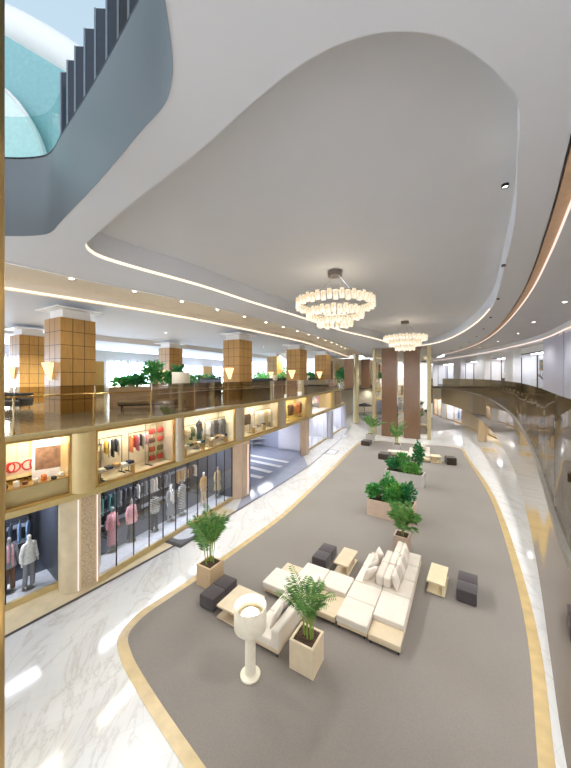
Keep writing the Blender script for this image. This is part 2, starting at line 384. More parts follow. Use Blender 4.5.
# ---- ceilings
REC = [(518,100),(517.5,160),(515,220),(505,265),(490,310),(465,331.5),(440,342.5),(420,346),(396,345),(378,340),(340,331),(300,318),(250,303),(200,287),(130,268),(100,258.5),(90,253),(85,246),(95,235),(130,205),(200,150),(250,105),(300,65),(350,40),(400,31),(440,36),(460,45),(485,62),(503,80)]
REC = smooth([P(x, y, ZC) for x, y in REC], 4, True)
OPN = [P(x, y, ZC) for x, y in [(5,235.5),(30,235.5),(45,234),(52,231),(60,222),(100,180),(140,132),(165,103),(171,85),(173,65),(170,35),(165,0)]]
OPN = smooth(OPN + [(-1.05,2.4),(-1.35,1.5),(-2.2,.9),(-5,.9),(-8.6,3.2),(-10,6.0),(-9,7.5)], 4, True)
SLOT = offset(RAIL_R, .25)
SL = [p for p in SLOT if p[1] > -1.3]
inner = T1 + [(30,60),(SL[-1][0]+3,56)] + SL[::-1] + [(-3,-4),(-16,-4)]
def ccw(l):
    a = sum(l[i][0]*l[(i+1)%len(l)][1]-l[(i+1)%len(l)][0]*l[i][1] for i in range(len(l)))
    return l if a > 0 else l[::-1]
mb = MB(); mb.poly([inner, REC, OPN], ZC, 0, False); mb.wall(T1, ZC, ZC+.5)
struct(mb.build('ceiling', M['plaster']))
# the raised oval: upright side wall and its own ceiling
ZR = 11.8
struct(MB().poly([REC], ZR, 0, False).wall(REC, ZC, ZR, 0, True).build('ceiling_oval', M['plaster']))
# cove between hall and upper floor, upper floor ceiling
mb = MB(); n = min(len(T1), len(T2))
R1 = sub(T1, 0, length(T1), 60); R2 = sub(T2, 0, length(T2), 60)
mb.strip(R1, R2, ZC+.5, ZC+.42); mb.wall(R2, ZC-.05, ZC+.42)
struct(mb.build('ceiling_cove', M['trough']))
T3 = offset(T2, -12.0); T4 = offset(T2, -13.2)
mb = MB(); mb.strip(R2, sub(T3, 0, length(T3), 60), ZC-.05, ZC-.05); mb.strip(sub(T3,0,length(T3),60), sub(T4,0,length(T4),60), ZC+.3, ZC+.3)
mb.wall(T3, ZC-.05, ZC+.3); mb.wall(T4, ZC-.4, ZC+.3); mb.strip(T4, offset(T2, -45), ZC-.4, ZC-.4)
struct(mb.build('ceiling_upper_left', M['plaster']))
# right: outer ceiling up to the shop wall, slim warm slot between
SO = offset(SLOT, .32)
mb = MB(); a = sub(SO, 0, length(SO), 60); b = sub(offset(WALL_R, 1.5), 0, length(WALL_R)*.99, 60)
mb.strip(a, b, ZC-.02, ZC-.02); mb.wall(SLOT, ZC, ZC+.3); mb.wall(SO, ZC-.02, ZC+.3); mb.strip(SLOT, SO, ZC+.3, ZC+.3)
struct(mb.build('ceiling_right', M['plaster']))
struct(MB().band(SLOT, .05, .30, ZC+.02, ZC+.10).build('trim_20', pbr('rose beige cove lining', 'd8b795', .5, .2)))
struct(MB().band(SLOT, .27, .31, ZC-.03, ZC+.0).build('trim_21', M['led_pink']))
# light strips in the coves
n0 = next(i for i, p in enumerate(REC) if p[1] > 16 and p[0] > 10)
l = len(REC)
s_l = [REC[i % l] for i in range(n0, l) if True]
cut = next(i for i, p in enumerate(s_l) if p[1] < 8.2 and p[0] < -4)
s_l = s_l[:cut]
sgn = .05
ctr = (5, 15)
def inward(pts, d):
    A = offset(pts, d); B = offset(pts, -d)
    return A if math.dist(A[len(A)//3], ctr) < math.dist(B[len(B)//3], ctr) else B
I = inward(s_l, .02); mb = MB(); mb.wall(I, ZC+.02, ZC+.11)
struct(mb.build('trim_22', M['led']))
struct(MB().band(T2, .02, .05, ZC+.0, ZC+.09).build('trim_23', M['led']))
struct(MB().band(T3, -.06, -.03, ZC+.05, ZC+.2).build('trim_24', M['led']))
struct(MB().band(T1, -.03, .0, ZC-.03, ZC-.0).build('trim_25', M['white']))

# ---- opening to the floor above, with its smooth metal upstand
ZL3 = 12.98
mb = MB(); mb.wall(OPN, ZC-.01, ZL3, 0, True)
struct(mb.build('wall_opening', M['rim'], smooth=60))
struct(MB().poly([[(-40,-12),(60,-12),(60,110),(-40,110)], OPN], ZL3, 0, True).build('floor_above', M['marble']))
oc = (-5, 4.5)
def outw(pts, d):
    A = offset(pts, d, True); B = offset(pts, -d, True)
    return A if math.dist(A[3], oc) > math.dist(B[3], oc) else B
cap = outw(OPN, .0); cap2 = outw(OPN, .08)
mb = MB(); k = len(OPN)
mb.add([(p[0],p[1],ZL3+.02) for p in OPN]+[(p[0],p[1],ZL3+.05) for p in cap2]+[(p[0],p[1],ZL3-.03) for p in OPN], [(i,(i+1)%k,k+(i+1)%k,k+i) for i in range(k)]+[(2*k+i,2*k+(i+1)%k,(i+1)%k,i) for i in range(k)])
struct(mb.build('trim_30', M['black']))

# ---- upper floors (slabs), their dark edges
back = offset(FAS, -48)
mb = MB(); mb.strip(back, FAS, ZM, ZM); mb.strip(FAS, back, ZF1, ZF1)
struct(mb.build('floor_upper_left', M['mezz_floor']))
struct(MB().band(FAS, -.12, .06, ZF1-.01, ZM-.03, 0).band(FAS, -.1, .07, ZM-.03, ZM+.01, 1).build('trim_40', [M['gold_belt'], M['gold_pale']]))
RB = offset(WALL_R, 3.0)
a = sub(RAIL_R, 0, length(RAIL_R), 70); b = sub(RB, 0, length(RB), 70)
mb = MB(); mb.strip(a, b, ZM, ZM); mb.strip(b, a, ZF0, ZF0)
struct(mb.build('floor_upper_right', M['mezz_floor_r']))
# bronze mirror fascia along the right balcony
struct(MB().band(RAIL_R, 0, .12, ZF0-.02, ZM-.02).build('wall_fascia_right', M['bronze_mirror'], smooth=30))
struct(MB().band(RAIL_R, -.05, .14, ZM-.05, ZM+.03).build('trim_41', M['chrome']))
# ================================================================ BALUSTRADES
def balustrade(name, label, pts, s_list, post_side, gmat, z0, zt, zr, group=None, post_mat='brass', rail_mat='brass'):
    t = thing(name, label, 'railing', (*walk(pts, s_list[0])[0], z0), 0, group)
    ox, oy, oz = t.location
    def L(ps): return [(p[0]-ox, p[1]-oy) for p in ps]
    for i in range(len(s_list)-1):
        a, b = s_list[i]+.015, s_list[i+1]-.015
        MB().band(L(sub(pts, a, b, max(2, int((b-a)/.5)))), -.008, .008, 0, zt-z0).build('glass_panel', gmat, t, smooth=30)
    for s in s_list:
        (x, y), an = walk(pts, s); nx, ny = math.sin(an)*post_side, -math.cos(an)*post_side
        x, y = x-ox+nx*.05, y-oy+ny*.05
        MB().box(x, y, .06, .03, .05, zr-z0-.06, an).box(x-nx*.02, y-ny*.02, .1, .06, .08, .09, an).box(x-nx*.02, y-ny*.02, zr-z0-.1, .06, .08, .09, an).build('post', M[post_mat], t)
    sp = sub(pts, s_list[0], s_list[-1], 60)
    off = offset(L(sp), .11*post_side)
    MB().tube([(p[0], p[1], zr-z0) for p in off], .03, 8).build('handrail', M[rail_mat], t, smooth=True)
    return t
sl = [ray_s(FAS, x) for x in (14,94.5,151.5,194.5,228,253,274,290,303,314,323,331,338,344,350)]
sl = [v for v in sl if v is not None]; sl = [sl[0]-4.2] + sl
balustrade('glass_balustrade', 'tinted glass balustrade with brass posts along the left upper floor', FAS, sl, -1, M['rail_glass'], ZM-.06, 7.1, 6.8)
LR = length(RAIL_R)
srs = [.4 + i*1.62 for i in range(int((LR-.5)/1.62)+1)]
balustrade('glass_balustrade', 'dark tinted curving glass balustrade on the right balcony nearest the camera', RAIL_R, srs, 1, M['rail_glass_r'], ZM, 7.18, 6.85, None, 'chrome', 'slab_edge')

# ================================================================ LEFT: lit display band under the upper floor
def plan(pts, x): return walk(pts, ray_s(pts, x))
NICHE = [(4,70,'niche_y'),(96,174,'niche'),(183,234.5,'niche'),(243.5,277.5,'niche'),(285,306,'niche_y'),(311.5,331,'shopwhite')]
nxt = 1
def frame_rect(A, B, z0, z1, w=.05, d=.06, m=0):
    mb = MB(); an = math.atan2(B[1]-A[1], B[0]-A[0]); cx, cy = (A[0]+B[0])/2, (A[1]+B[1])/2; L = math.dist(A, B)
    mb.box(cx, cy, z0, L, d, w, an).box(cx, cy, z1-w, L, d, w, an)
    for p in (A, B): mb.box(p[0], p[1], z0, w, d, z1-z0, an)
    return mb
def inn(an, d): return (-math.sin(an)*d, math.cos(an)*d)   # into the wall on the left side
for i, (xa, xb, mt) in enumerate(NICHE):
    sa, sb = ray_s(FAS, xa), ray_s(FAS, xb)
    pts = sub(FAS, sa, sb, 6); bk = offset(pts, -1.15 if i < 5 else -2.4)
    zb, zt = 3.5, 5.5
    mb = MB(); mb.wall(bk, zb, zt); mb.strip(pts, bk, zb, zb); mb.strip(pts, bk, zt, zt)
    mb.add([(*pts[0],zb),(*bk[0],zb),(*bk[0],zt),(*pts[0],zt)], [(0,1,2,3)]); mb.add([(*pts[-1],zb),(*bk[-1],zb),(*bk[-1],zt),(*pts[-1],zt)], [(0,1,2,3)])
    struct(mb.build('display_bay_lining', M[mt]))
    # window: brass frame with a pane
    mb = MB(); mb.band(pts, -.03, .08, zb-.02, zb+.05); mb.band(pts, -.03, .08, zt-.05, zt+.02)
    for p, an in (walk(FAS, sa), walk(FAS, sb)): mb.box(p[0], p[1], zb, .07, .12, zt-zb, an)
    w = struct(mb.build('window_%d' % nxt, M['brass'])); nxt += 1
    MB().band(pts, -.01, .0, zb, zt).build('pane', M['shop_glass'], w)
    
    (cx, cy), an = walk(pts, length(pts)/2); o = inn(an, .4)
    Lb = length(pts)
    lt = thing('light_panel', 'long ceiling light inside the %s lit display bay from the left' % ORD[i], 'light', (cx+o[0], cy+o[1], zt-.05), an)
    MB().box(0, 0, 0, Lb*.9, .5, .05).build('housing', M['white'], lt); MB().box(0, 0, -.012, Lb*.86, .42, .012).build('diffuser', M['panel'], lt)
# gold belt and piers of the band
struct(MB().band(FAS, -.5, .16, 3.3, 3.48).build('trim_50', M['gold_belt']))
struct(MB().band(FAS, -.2, .05, 5.5, ZF1+.04).build('trim_51', M['gold_belt']))
cuts = [(70,96),(174,183),(234.5,243.5),(277.5,285),(306,311.5),(331,334)]
for i, (xa, xb) in enumerate(cuts):
    sa, sb = ray_s(FAS, xa), ray_s(FAS, xb); n = 8; vs = []
    # outward rounded pier
    pts = sub(FAS, sa, sb, n); k = len(pts)
    outer = [offset(pts, .02+.22*math.sin(PI*j/n)**.7)[j] for j in range(k)]
    mb = MB(); loop = outer + offset(pts, -1.6)[::-1]
    mb.prism(ccw(loop), 3.45, 5.5)
    struct(mb.build('trim_%d' % (60+i), M['cream_panel'] if i in (0,4,5) else pbr('champagne pier %d' % i, 'c9bda8', .35, .3, .05), smooth=35))
# beyond: alternating dark brown panels and gold mullions
for j, (xa, xb, mt) in enumerate([(334.5,340.5,'brown_panel'),(340.5,345,'brass'),(345,353,'brown_panel'),(353,357,'cream_panel')]):
    sa, sb = ray_s(FAS, xa), ray_s(FAS, xb)
    if sa is None or sb is None: continue
    struct(MB().band(sub(FAS, sa, sb, 4), -.3, .1, 3.5, 5.4).build('trim_%d' % (70+j), M[mt]))

# ================================================================ LEFT: ground floor shop fronts
G0 = [(-11.4,6.4),(-8.87,9.64),(-8.02,10.74)]
G1 = [(-6.77,10.96),(-3.22,18.35)]
G2 = [(2.0,30.0),(4.95,36.6)]
G3 = [(5.7,38.2),(8.2,44)]
def shopfront(pts, z1, depth, idx, wallm, floorm, lightm, mull, nm, name):
    bk = offset(pts, -depth)
    mb = MB(); mb.wall(bk, 0, z1)
    for a, b in ((pts[0], bk[0]), (pts[-1], bk[-1])): mb.add([(*a,0),(*b,0),(*b,z1),(*a,z1)], [(0,1,2,3)])
    mb.strip(pts, bk, z1, z1)
    struct(mb.build('shop_lining', M[wallm]))
    struct(MB().band(pts, -1.25, -.05, .0, .16).build('floor_shop', M[floorm])); struct(MB().band(pts, -depth, -1.25, .0, .16).build('floor_shop', M['dark_shop'] if wallm == 'dark_shop' else M[floorm]))
    mb = MB(); mb.band(pts, -.06, .06, 0, .2); mb.band(pts, -.06, .06, z1-.1, z1)
    L = length(pts)
    for q in range(mull+1):
        (x, y), an = walk(pts, L*q/mull*.9999); mb.box(x, y, .2, .026, .05, z1-.2, an, 1)
    w = struct(mb.build('window_%d' % idx, [M['cream_panel'], M['dark_frame'] if wallm == 'dark_shop' else M['white']]))
    MB().band(pts, -.01, .01, .2, z1-.1).build('pane', M['shop_glass'], w)
    nl = nm
    for q in range(nl):
        (x, y), an = walk(pts, L*(q+.5)/nl); o = inn(an, .9)
        lt = thing('light_panel', 'ceiling light panel in the %s, %s from the left' % (name, ORD[q]) if nl > 1 else 'ceiling light panel in the %s' % name, 'light', (x+o[0], y+o[1], z1-.06), an)
        MB().box(0, 0, 0, L/nl*.8, .55, .06).build('housing', M['white'], lt); MB().box(0, 0, -.012, L/nl*.76, .48, .012).build('diffuser', M[lightm], lt)
shopfront(G0, 3.3, 2.6, 11, 'dark_shop', 'shop_floor', 'panel_c', 4, 2, 'leftmost ground floor shop window')
shopfront(G1, 3.3, 3.4, 12, 'dark_shop', 'shop_floor', 'panel_c', 11, 3, 'long ground floor fashion window')
shopfront(G2, 3.3, 3.0, 13, 'shopwhite', 'shop_floor', 'panel_c', 4, 2, 'white ground floor shop beyond the passage')
shopfront(G3, 3.3, 3.0, 14, 'shopwhite', 'shop_floor', 'panel_c', 3, 1, 'farthest ground floor shop on the left')
# stone piers at ground level
def pier(loop, name, mat, z1=3.32): return struct(MB().prism(ccw(loop), 0, z1).build(name, mat, smooth=35))
lp = smooth([(-8.02,10.74),(-7.75,10.45),(-7.4,10.36),(-7.12,10.48)], 6) + [(-6.97,10.6),(-6.75,10.98),(-7.2,11.9),(-8.2,11.5)]
pier(lp, 'trim_80', M['cream_stone'])
a, b = (-7.1,10.46), (-6.76,10.96)
an = math.atan2(b[1]-a[1], b[0]-a[0]); cx, cy = (a[0]+b[0])/2, (a[1]+b[1])/2
struct(MB().box(cx, cy, .1, .44, .08, 3.1, an).build('trim_81', pbr('rough travertine', 'cbb493', .8, 0, .25, 18, .6, 30)))
for q, (x, y) in enumerate([a, b]): struct(MB().box(x+.03, y-.05, .1, .03, .03, 3.1, an).build('trim_%d' % (82+q), M['led_pink']))
pier([(-3.22,18.35),(-2.65,18.6),(-2.27,19.25),(-2.6,20.5),(-3.6,19.6)], 'trim_84', pbr('peach stone', 'd9bfa5', .3, 0, .06, 2))
struct(MB().box(-2.34, 19.08, .1, .04, .04, 3.1, .9).build('trim_85', M['led_pink']))
pier([(1.45,28.6),(1.95,28.9),(2.35,30.2),(1.4,30.4)], 'trim_86', pbr('peach stone far', 'd9bfa5', .3, 0, .06, 2))
x, y = 5.35, 37.0
struct(MB().lathe([(.42,0),(.42,3.3)], 20, x, y).build('trim_87', M['lilac'], smooth=True))
x, y = 8.4, 44.3
struct(MB().lathe([(.42,0),(.42,3.3)], 20, x, y).build('trim_88', M['lilac'], smooth=True))
x, y = XD(297, 31.5)
struct(MB().lathe([(.4,0),(.4,3.3)], 20, x-.9, y).build('trim_89', M['lilac'], smooth=True))
# passage with escalator
mb = MB(); mb.poly([ccw(sub(DARK, ray_s(DARK, 236), ray_s(DARK, 308), 12) + [(1.6,30.0),(-12,40),(-18,27),(-2.6,20.4)])], .011)
struct(mb.build('floor_passage', M['blue_floor']))
mb = MB(); mb.wall([(-2.4,20.9),(-8.5,22.5),(-19,28)], 0, 3.34); mb.wall([(-19,28),(-12,40)], 0, 3.34); mb.wall([(-12,40),(1.4,30.4)], 0, 3.34)
mb.poly([ccw([(-3,19.6),(1.6,28.6),(1.4,30.4),(-12,40),(-19,28),(-8.5,22.5)])], 3.345, 0, False)
struct(mb.build('wall_passage', pbr('pale blue grey wall', 'c6cbdc', .4, 0, .03)))
for q, (xa, ya, xb, yb) in enumerate([(222,450,288,462.5),(222,454.5,281,467),(222,460.5,271,472.5),(222,469,262,478)]):
    A, B = P(xa, ya), P(xb, yb); an = math.atan2(B[1]-A[1], B[0]-A[0]); L = math.dist(A, B)
    struct(MB().box((A[0]+B[0])/2, (A[1]+B[1])/2, .008, L, .5, .012, an).build('trim_%d' % (90+q), M['white']))
lt = thing('light_panel', 'ceiling light panels over the blue grey passage', 'light', (-3.5,27.5,3.3), .9)
for q in range(3): MB().box(-2.5+q*2.5, 0, -.01, 1.6, .6, .03).build('diffuser', M['panel_c'], lt)
x, y = P(262, 445)
es = thing('display_table', 'white frame display table standing in the blue grey passage', 'table', (x, y, .011), .5)
MB().box(0,0,.72,2.8,1.0,.08).build('tabletop', M['white'], es)
for dx in (-1.3,1.3):
    for dy in (-.42,.42): MB().box(dx,dy,0,.07,.07,.72).build('leg', M['chrome'], es)
MB().box(0,0,.25,2.6,.85,.05).build('shelf', M['white'], es)

# ================================================================ wood clad columns of the upper floor
def wood_column(x, y, label, s=1.6, rz=-math.radians(30), zt=10.25):
    t = thing('wood_clad_column', label, 'column', (x, y, ZM), rz, 'oak clad columns of the upper floor')
    mb = MB(); mb.box(0,0,0,s,s,zt-ZM); mb.build('core', M['wood_tile'], t)
    g = MB(); h = zt-ZM
    k = 7
    for i in range(1, k): g.box(0,0,h*i/k-.015, s+.012, s+.012, .03)
    for i in (1,2):
        u = -s/2+s*i/3
        g.box(u,0,0,.03,s+.012,h).box(0,u,0,s+.012,.03,h)
    g.build('joints', M['joint'], t)
    MB().box(0,0,h,s*.78,s*.78,.42).box(0,0,h+.42,s*1.35,s*1.35,.06).build('capital', M['white'], t)
    return t
def sconce(x, y, z, rz, label):
    t = thing('wall_sconce', label, 'lamp', (x, y, z), rz, 'tapering glass wall sconces')
    MB().box(0,-.03,-.1,.16,.06,.5).build('bracket', M['brass'], t)
    mb = MB()
    for row in range(5):
        r = .37*(1-row/5.2); zz = .34-row*.16
        nn = max(3, 8-row)
        for q in range(nn):
            a = -PI*(q+.5)/nn
            mb.cyl((r*math.cos(a), r*math.sin(a)*.8-.03, zz), (r*math.cos(a)*.9, r*math.sin(a)*.7-.03, zz-.2), .05, .04, 6)
    mb.build('glass_shade', M['sconce'], t, smooth=True)
    return t
COLS = [(-10.92,15.49,'wide oak clad column nearest the camera beside the upper balustrade'),(-3.77,24.09,'oak clad column with sconce, right of the tall balcony planter'),(1.18,32.09,'third oak clad column from the camera along the upper balustrade'),(4.9,40.1,'farthest oak clad column along the upper balustrade'),
        (-18.1,21.5,'shaded oak clad column at the left edge, set back from the balustrade'),(-11.5,30.5,'oak clad column standing behind the balcony planter shrub'),(-1.5,43.0,'small far oak clad column between the second and third balcony columns')]
c30, s30 = math.cos(math.radians(30)), math.sin(math.radians(30))
for i, (x, y, lb) in enumerate(COLS):
    wood_column(x, y, lb)
    if i == 4: fx = -1.0
    # on the face towards the viewer
    u = -.1
    sx, sy = x - s30*.8 + c30*u, y - c30*.8 - s30*u
    sconce(sx, sy, 7.75, -math.radians(30), 'glowing tapered glass sconce on the ' + ['nearest wide oak column','oak column right of the balcony planter','third oak column along the balustrade','farthest oak column along the balustrade','shaded oak column at the left edge','oak column behind the balcony planter','small far oak column in the second row'][i])
# ================================================================ the core at the far end
KA, KB = P(373.5, 434.6), P(430.5, 440.0)
an = math.atan2(KB[1]-KA[1], KB[0]-KA[0]); L = math.dist(KA, KB)
core = thing('lift_core', 'tall mirrored core with brown panels and gold edges at the far end', 'wall panel', (*KA, 0), an)
hC = ZC
def cbox(x0, x1, y0, y1, name, mt, z0=0, z1=hC):
    return MB().box((x0+x1)/2, (y0+y1)/2, z0, x1-x0, y1-y0, z1-z0).build(name, M[mt], core)
def fx(px):   # pixel column -> distance along the face
    k = (px-CX)/F; dx, dy = math.cos(an), math.sin(an)
    return (k*KA[1]-KA[0])/(dx-k*dy)
M['mirror'] = pbr('clear mirror', 'cfc8ba', .03, 1, .01, 1)
cbox(0, L, .1, 3.0, 'mirror_body', 'mirror')
for a, b, n, mt, y0 in ((372.8,375.5,'gold_edge','gold_pale',-.15),(382,397.3,'brown_panel','brown_panel',-.25),(404,420,'brown_panel','brown_panel',-.25),(427.3,431,'gold_edge','gold_pale',-.15)):
    cbox(fx(a), fx(b), y0, .1, n, mt)
# far background: shops beyond the core on both levels
x1, y1 = XD(338, 60); 
FB = smooth([(6,52),(9.5,58),(14,63),(20,66),(27,66),(33,62)], 5)
def fbp(s0, s1, z0, z1, nm, mt, d=.2):
    LL = length(FB); return struct(MB().band(sub(FB, s0*LL, s1*LL, 5), -d, .0, z0, z1).build(nm, M[mt]))
fbp(0, 1, 0, ZC, 'wall_far', 'niche')
n = 0
for s0, s1, z0, z1, mt in [(.02,.07,5.9,10.4,'brown_panel'),(.09,.16,5.9,10.4,'brown_panel'),(.19,.26,6,10,'niche_y'),(.02,.07,.2,5,'brown_panel'),(.1,.24,.2,3.4,'niche_y'),(.28,.5,.2,3.3,'shopwhite'),(.28,.5,6,9.5,'shopwhite'),(.55,.8,.2,3.3,'shopwhite'),(.55,.8,6,9.5,'shopwhite'),(.33,.40,.2,4.6,'gold_pale'),(.40,.52,1.6,4.6,'niche_y'),(.34,.37,5.9,10.4,'brown_panel'),(.43,.5,5.9,10.4,'brown_panel')]:
    LL = length(FB); struct(MB().band(sub(FB, s0*LL, s1*LL, 4), .0, .12, z0, z1).build('trim_%d' % (100+n), M[mt])); n += 1
struct(MB().band(FB, .0, 6.0, 5.3, ZM).build('floor_upper_far', M['slab_edge']))
FR = offset(FB, 6.0)
LF = length(FR)
balustrade('glass_balustrade', 'short tinted glass balustrade crossing at the far end left of the core', FR, [.3+i*1.8 for i in range(int(LF*.45/1.8))], 1, M['rail_glass'], ZM, 7.1, 6.8)
for q, (px, d) in enumerate([(349,47.5),(366,49)]):
    x, y = XD(px, d)
    struct(MB().box(x, y, ZM, 1.4, .4, 4.6, an).build('trim_%d' % (120+q), M['brown_panel']))
x, y = XD(356, 49); struct(MB().lathe([(.45,0),(.45,ZC)], 16, x, y).build('trim_122', M['gold_pale'], smooth=True))
x, y = P(364.5, 415)
tb = thing('parasol_table', 'small dark round table far off on the grey carpet left of the core', 'table', (x, y, .012))
MB().lathe([(.05,0),(.05,1.9)], 8).build('pole', M['black'], tb); MB().lathe([(1.5,1.75),(1.2,2.0),(.0,2.35)], 16).build('canopy', M['pouf_dark'], tb); MB().lathe([(.8,.7),(.8,.76)], 16).build('tabletop', M['table'], tb); MB().lathe([(.5,0),(.5,.06)],16).build('base', M['black'], tb)

# ================================================================ RIGHT: shop wall, both levels
WR = WALL_R
LW = length(WR)
def wseg(xa, xb): return ray_s(WR, xa), ray_s(WR, xb)
UP = [(434,453.2),(460.5,476.5),(484.5,505.0),(513,543.0)]
UP = [(ray_s(WR, a), ray_s(WR, b)) for a, b in UP][::-1]      # nearest first
edges = []
s_prev = 0
struct(MB().band(WR, 2.2, 2.6, 0, ZC).build('wall_right', M['shopwhite']))
pieces = []; last = 0
for a, b in UP:
    a, b = min(a, b), max(a, b)
    pieces.append((last, a)); last = b
pieces.append((last, LW))
for i, (a, b) in enumerate(pieces):
    struct(MB().band(sub(WR, a, b), 0, 2.2, ZM, 10.55).build('wall_right_pier', M['lilac'] if i == 0 else M['white']))
struct(MB().band(WR, 0, 2.4, 10.35, ZC).build('wall_right_top', M['white']))
struct(MB().band(WR, -.08, .0, 10.55, 10.62).build('trim_130', M['led_pink']))
struct(MB().band(WR, -.12, .02, 10.62, ZC).build('trim_131', M['white']))
(x, y), an0 = walk(WR, ray_s(WR, 564)); struct(MB().box(x-.02, y, ZM, .05, .05, 4.8, an0).build('trim_132', M['grey_shop']))
up_cont = ['black line drawings','black line drawings','a glowing lamp','a hanging lantern']
for i, (a, b) in enumerate(UP):
    a, b = min(a, b), max(a, b)
    pts = sub(WR, a, b, 4); gl = offset(pts, .75)
    mb = MB(); g0 = sub(gl, .0, length(gl), 4)
    mb.band(gl, -.04, .06, ZM+.25, ZM+.33); mb.band(gl, -.04, .06, 9.72, 9.8)
    for q in (0, .5, 1): (x, y), an2 = walk(gl, length(gl)*q*.9999); mb.box(x, y, ZM+.25, .06, .08, 3.55, an2)
    w = struct(mb.build('window_%d' % (20+i), M['dark_frame'])); MB().band(gl, 0, .012, ZM+.3, 9.75).build('pane', M['shop_glass'], w)
    struct(MB().band(gl, -.05, .1, ZM, ZM+.25).band(gl, -.05, 1.4, 9.78, 10.4).build('wall_right_reveal', M['white']))
    (x, y), an2 = walk(gl, length(gl)/2); nx, ny = math.sin(an2), -math.cos(an2)
    lt = thing('light_panel', 'ceiling light inside the %s upper right window from the camera' % ORD[i], 'light', (x+nx*.7, y+ny*.7, 9.7), an2)
    MB().box(0,0,0,length(gl)*.8,.7,.06).build('housing', M['white'], lt); MB().box(0,0,-.012,length(gl)*.76,.6,.012).build('diffuser', M['panel_r'], lt)
    W2 = length(gl)
    if i == 0:
        l = thing('paper_lantern', 'brown striped cylinder lantern hanging in the nearest upper right window', 'lantern', (x+nx*.6, y+ny*.6, 8.0), an2)
        MB().lathe([(.42,0),(.42,.26)], 20).lathe([(.42,.52),(.42,.78)], 20).build('dark_band', pbr('tan lantern paper', 'a98a62', .7), l, smooth=True)
        MB().lathe([(.41,.26),(.41,.52)], 20).lathe([(.41,.78),(.41,1.0)],20).build('pale_band', pbr('grey lantern paper', '6f7f78', .7), l, smooth=True)
        MB().cyl((0,0,1.0),(0,0,1.7),.012).build('cord', M['black'], l)
        br = MB()
        for q in range(9):
            z = 1.0+.17*q; br.tube([(-.9+.2*q, 0, .7+.08*q), (-.7+.2*q, .05, 1.0+.06*q), (-.45+.2*q, .1*(-1)**q, 1.0+.1*q+.25*(q % 2))], .02, 5)
        br.tube([(-1.3,0,.3),(-.6,0,.95),(.2,0,1.25),(1.0,0,1.7)], .035, 6)
        p = thing('branch_display', 'bare dark branch standing in the nearest upper right window', 'branch', (x+nx*.5, y+ny*.5, ZM+.33), an2)
        br.build('branch', M['dark_frame'], p); MB().rbox(-1.3,0,-.03,.5,.5,.4,.05).build('stand', M['white'], p)
        MB().box(.9,0,-.03,.9,.6,.5).build('plinth', M['white'], p)
        pl = struct(MB().box(x+nx*1.3-.9*math.cos(an2), y+ny*1.3-.9*math.sin(an2), ZM, W2*.42, .08, 3.9, an2).build('trim_140', pbr('pale aqua panel', 'a9d4da', .3, 0, .03, 1)))
    elif i == 1:
        l = thing('floor_lamp', 'glowing white shade lamp in the second upper right window from the camera', 'lamp', (x+nx*.5-.7*math.cos(an2), y+ny*.5-.7*math.sin(an2), ZM), an2)
        MB().lathe([(.25,0),(.25,.04),(.03,.06),(.03,2.1)], 12).build('stand', M['brass'], l); MB().lathe([(.4,2.0),(.36,2.75)], 20).build('shade', emit('lit shade', 'fff2d0', 2.5), l, smooth=True)
        struct(MB().box(x+nx*1.3-1.1*math.cos(an2), y+ny*1.3-1.1*math.sin(an2), ZM, W2*.3, .08, 3.9, an2).build('trim_141', M['niche_y']))
        struct(MB().box(x+nx*1.35+.6*math.cos(an2), y+ny*1.35+.6*math.sin(an2), ZM, .5, .08, 3.9, an2).build('trim_142', CLOTH['orange']))
        t = thing('display_table', 'low dark table in the second upper right window from the camera', 'table', (x+nx*.6+.4*math.cos(an2), y+ny*.6+.4*math.sin(an2), ZM), an2)
        MB().box(0,0,1.5,1.6,.4,.12).build('tabletop', M['pouf_dark'], t)
        for q in (-.7,.7): MB().box(q,0,0,.06,.3,1.5).build('leg', M['dark_frame'], t)
    else:
        for q in range(2 if i == 2 else 1):
            dr = MB(); r2 = random.Random(i*5+q)
            pr = thing('wall_drawing', 'framed loose dark line drawing, %s in the %s upper right window from the camera' % (['left','right'][q], ORD[i]), 'picture', (x+nx*1.35+(q-.3)*1.3*math.cos(an2), y+ny*1.35+(q-.3)*1.3*math.sin(an2), 7.1), an2)
            MB().box(0,.03,0,1.1,.04,2.0).build('board', M['shopwhite'], pr)
            for k in range(5): dr.tube([(r2.uniform(-.45,.45), 0, r2.uniform(.2,1.8)) for _ in range(4)], .03, 4)
            dr.build('lines', M['dark_frame'] if i == 2 else CLOTH['blue'], pr)
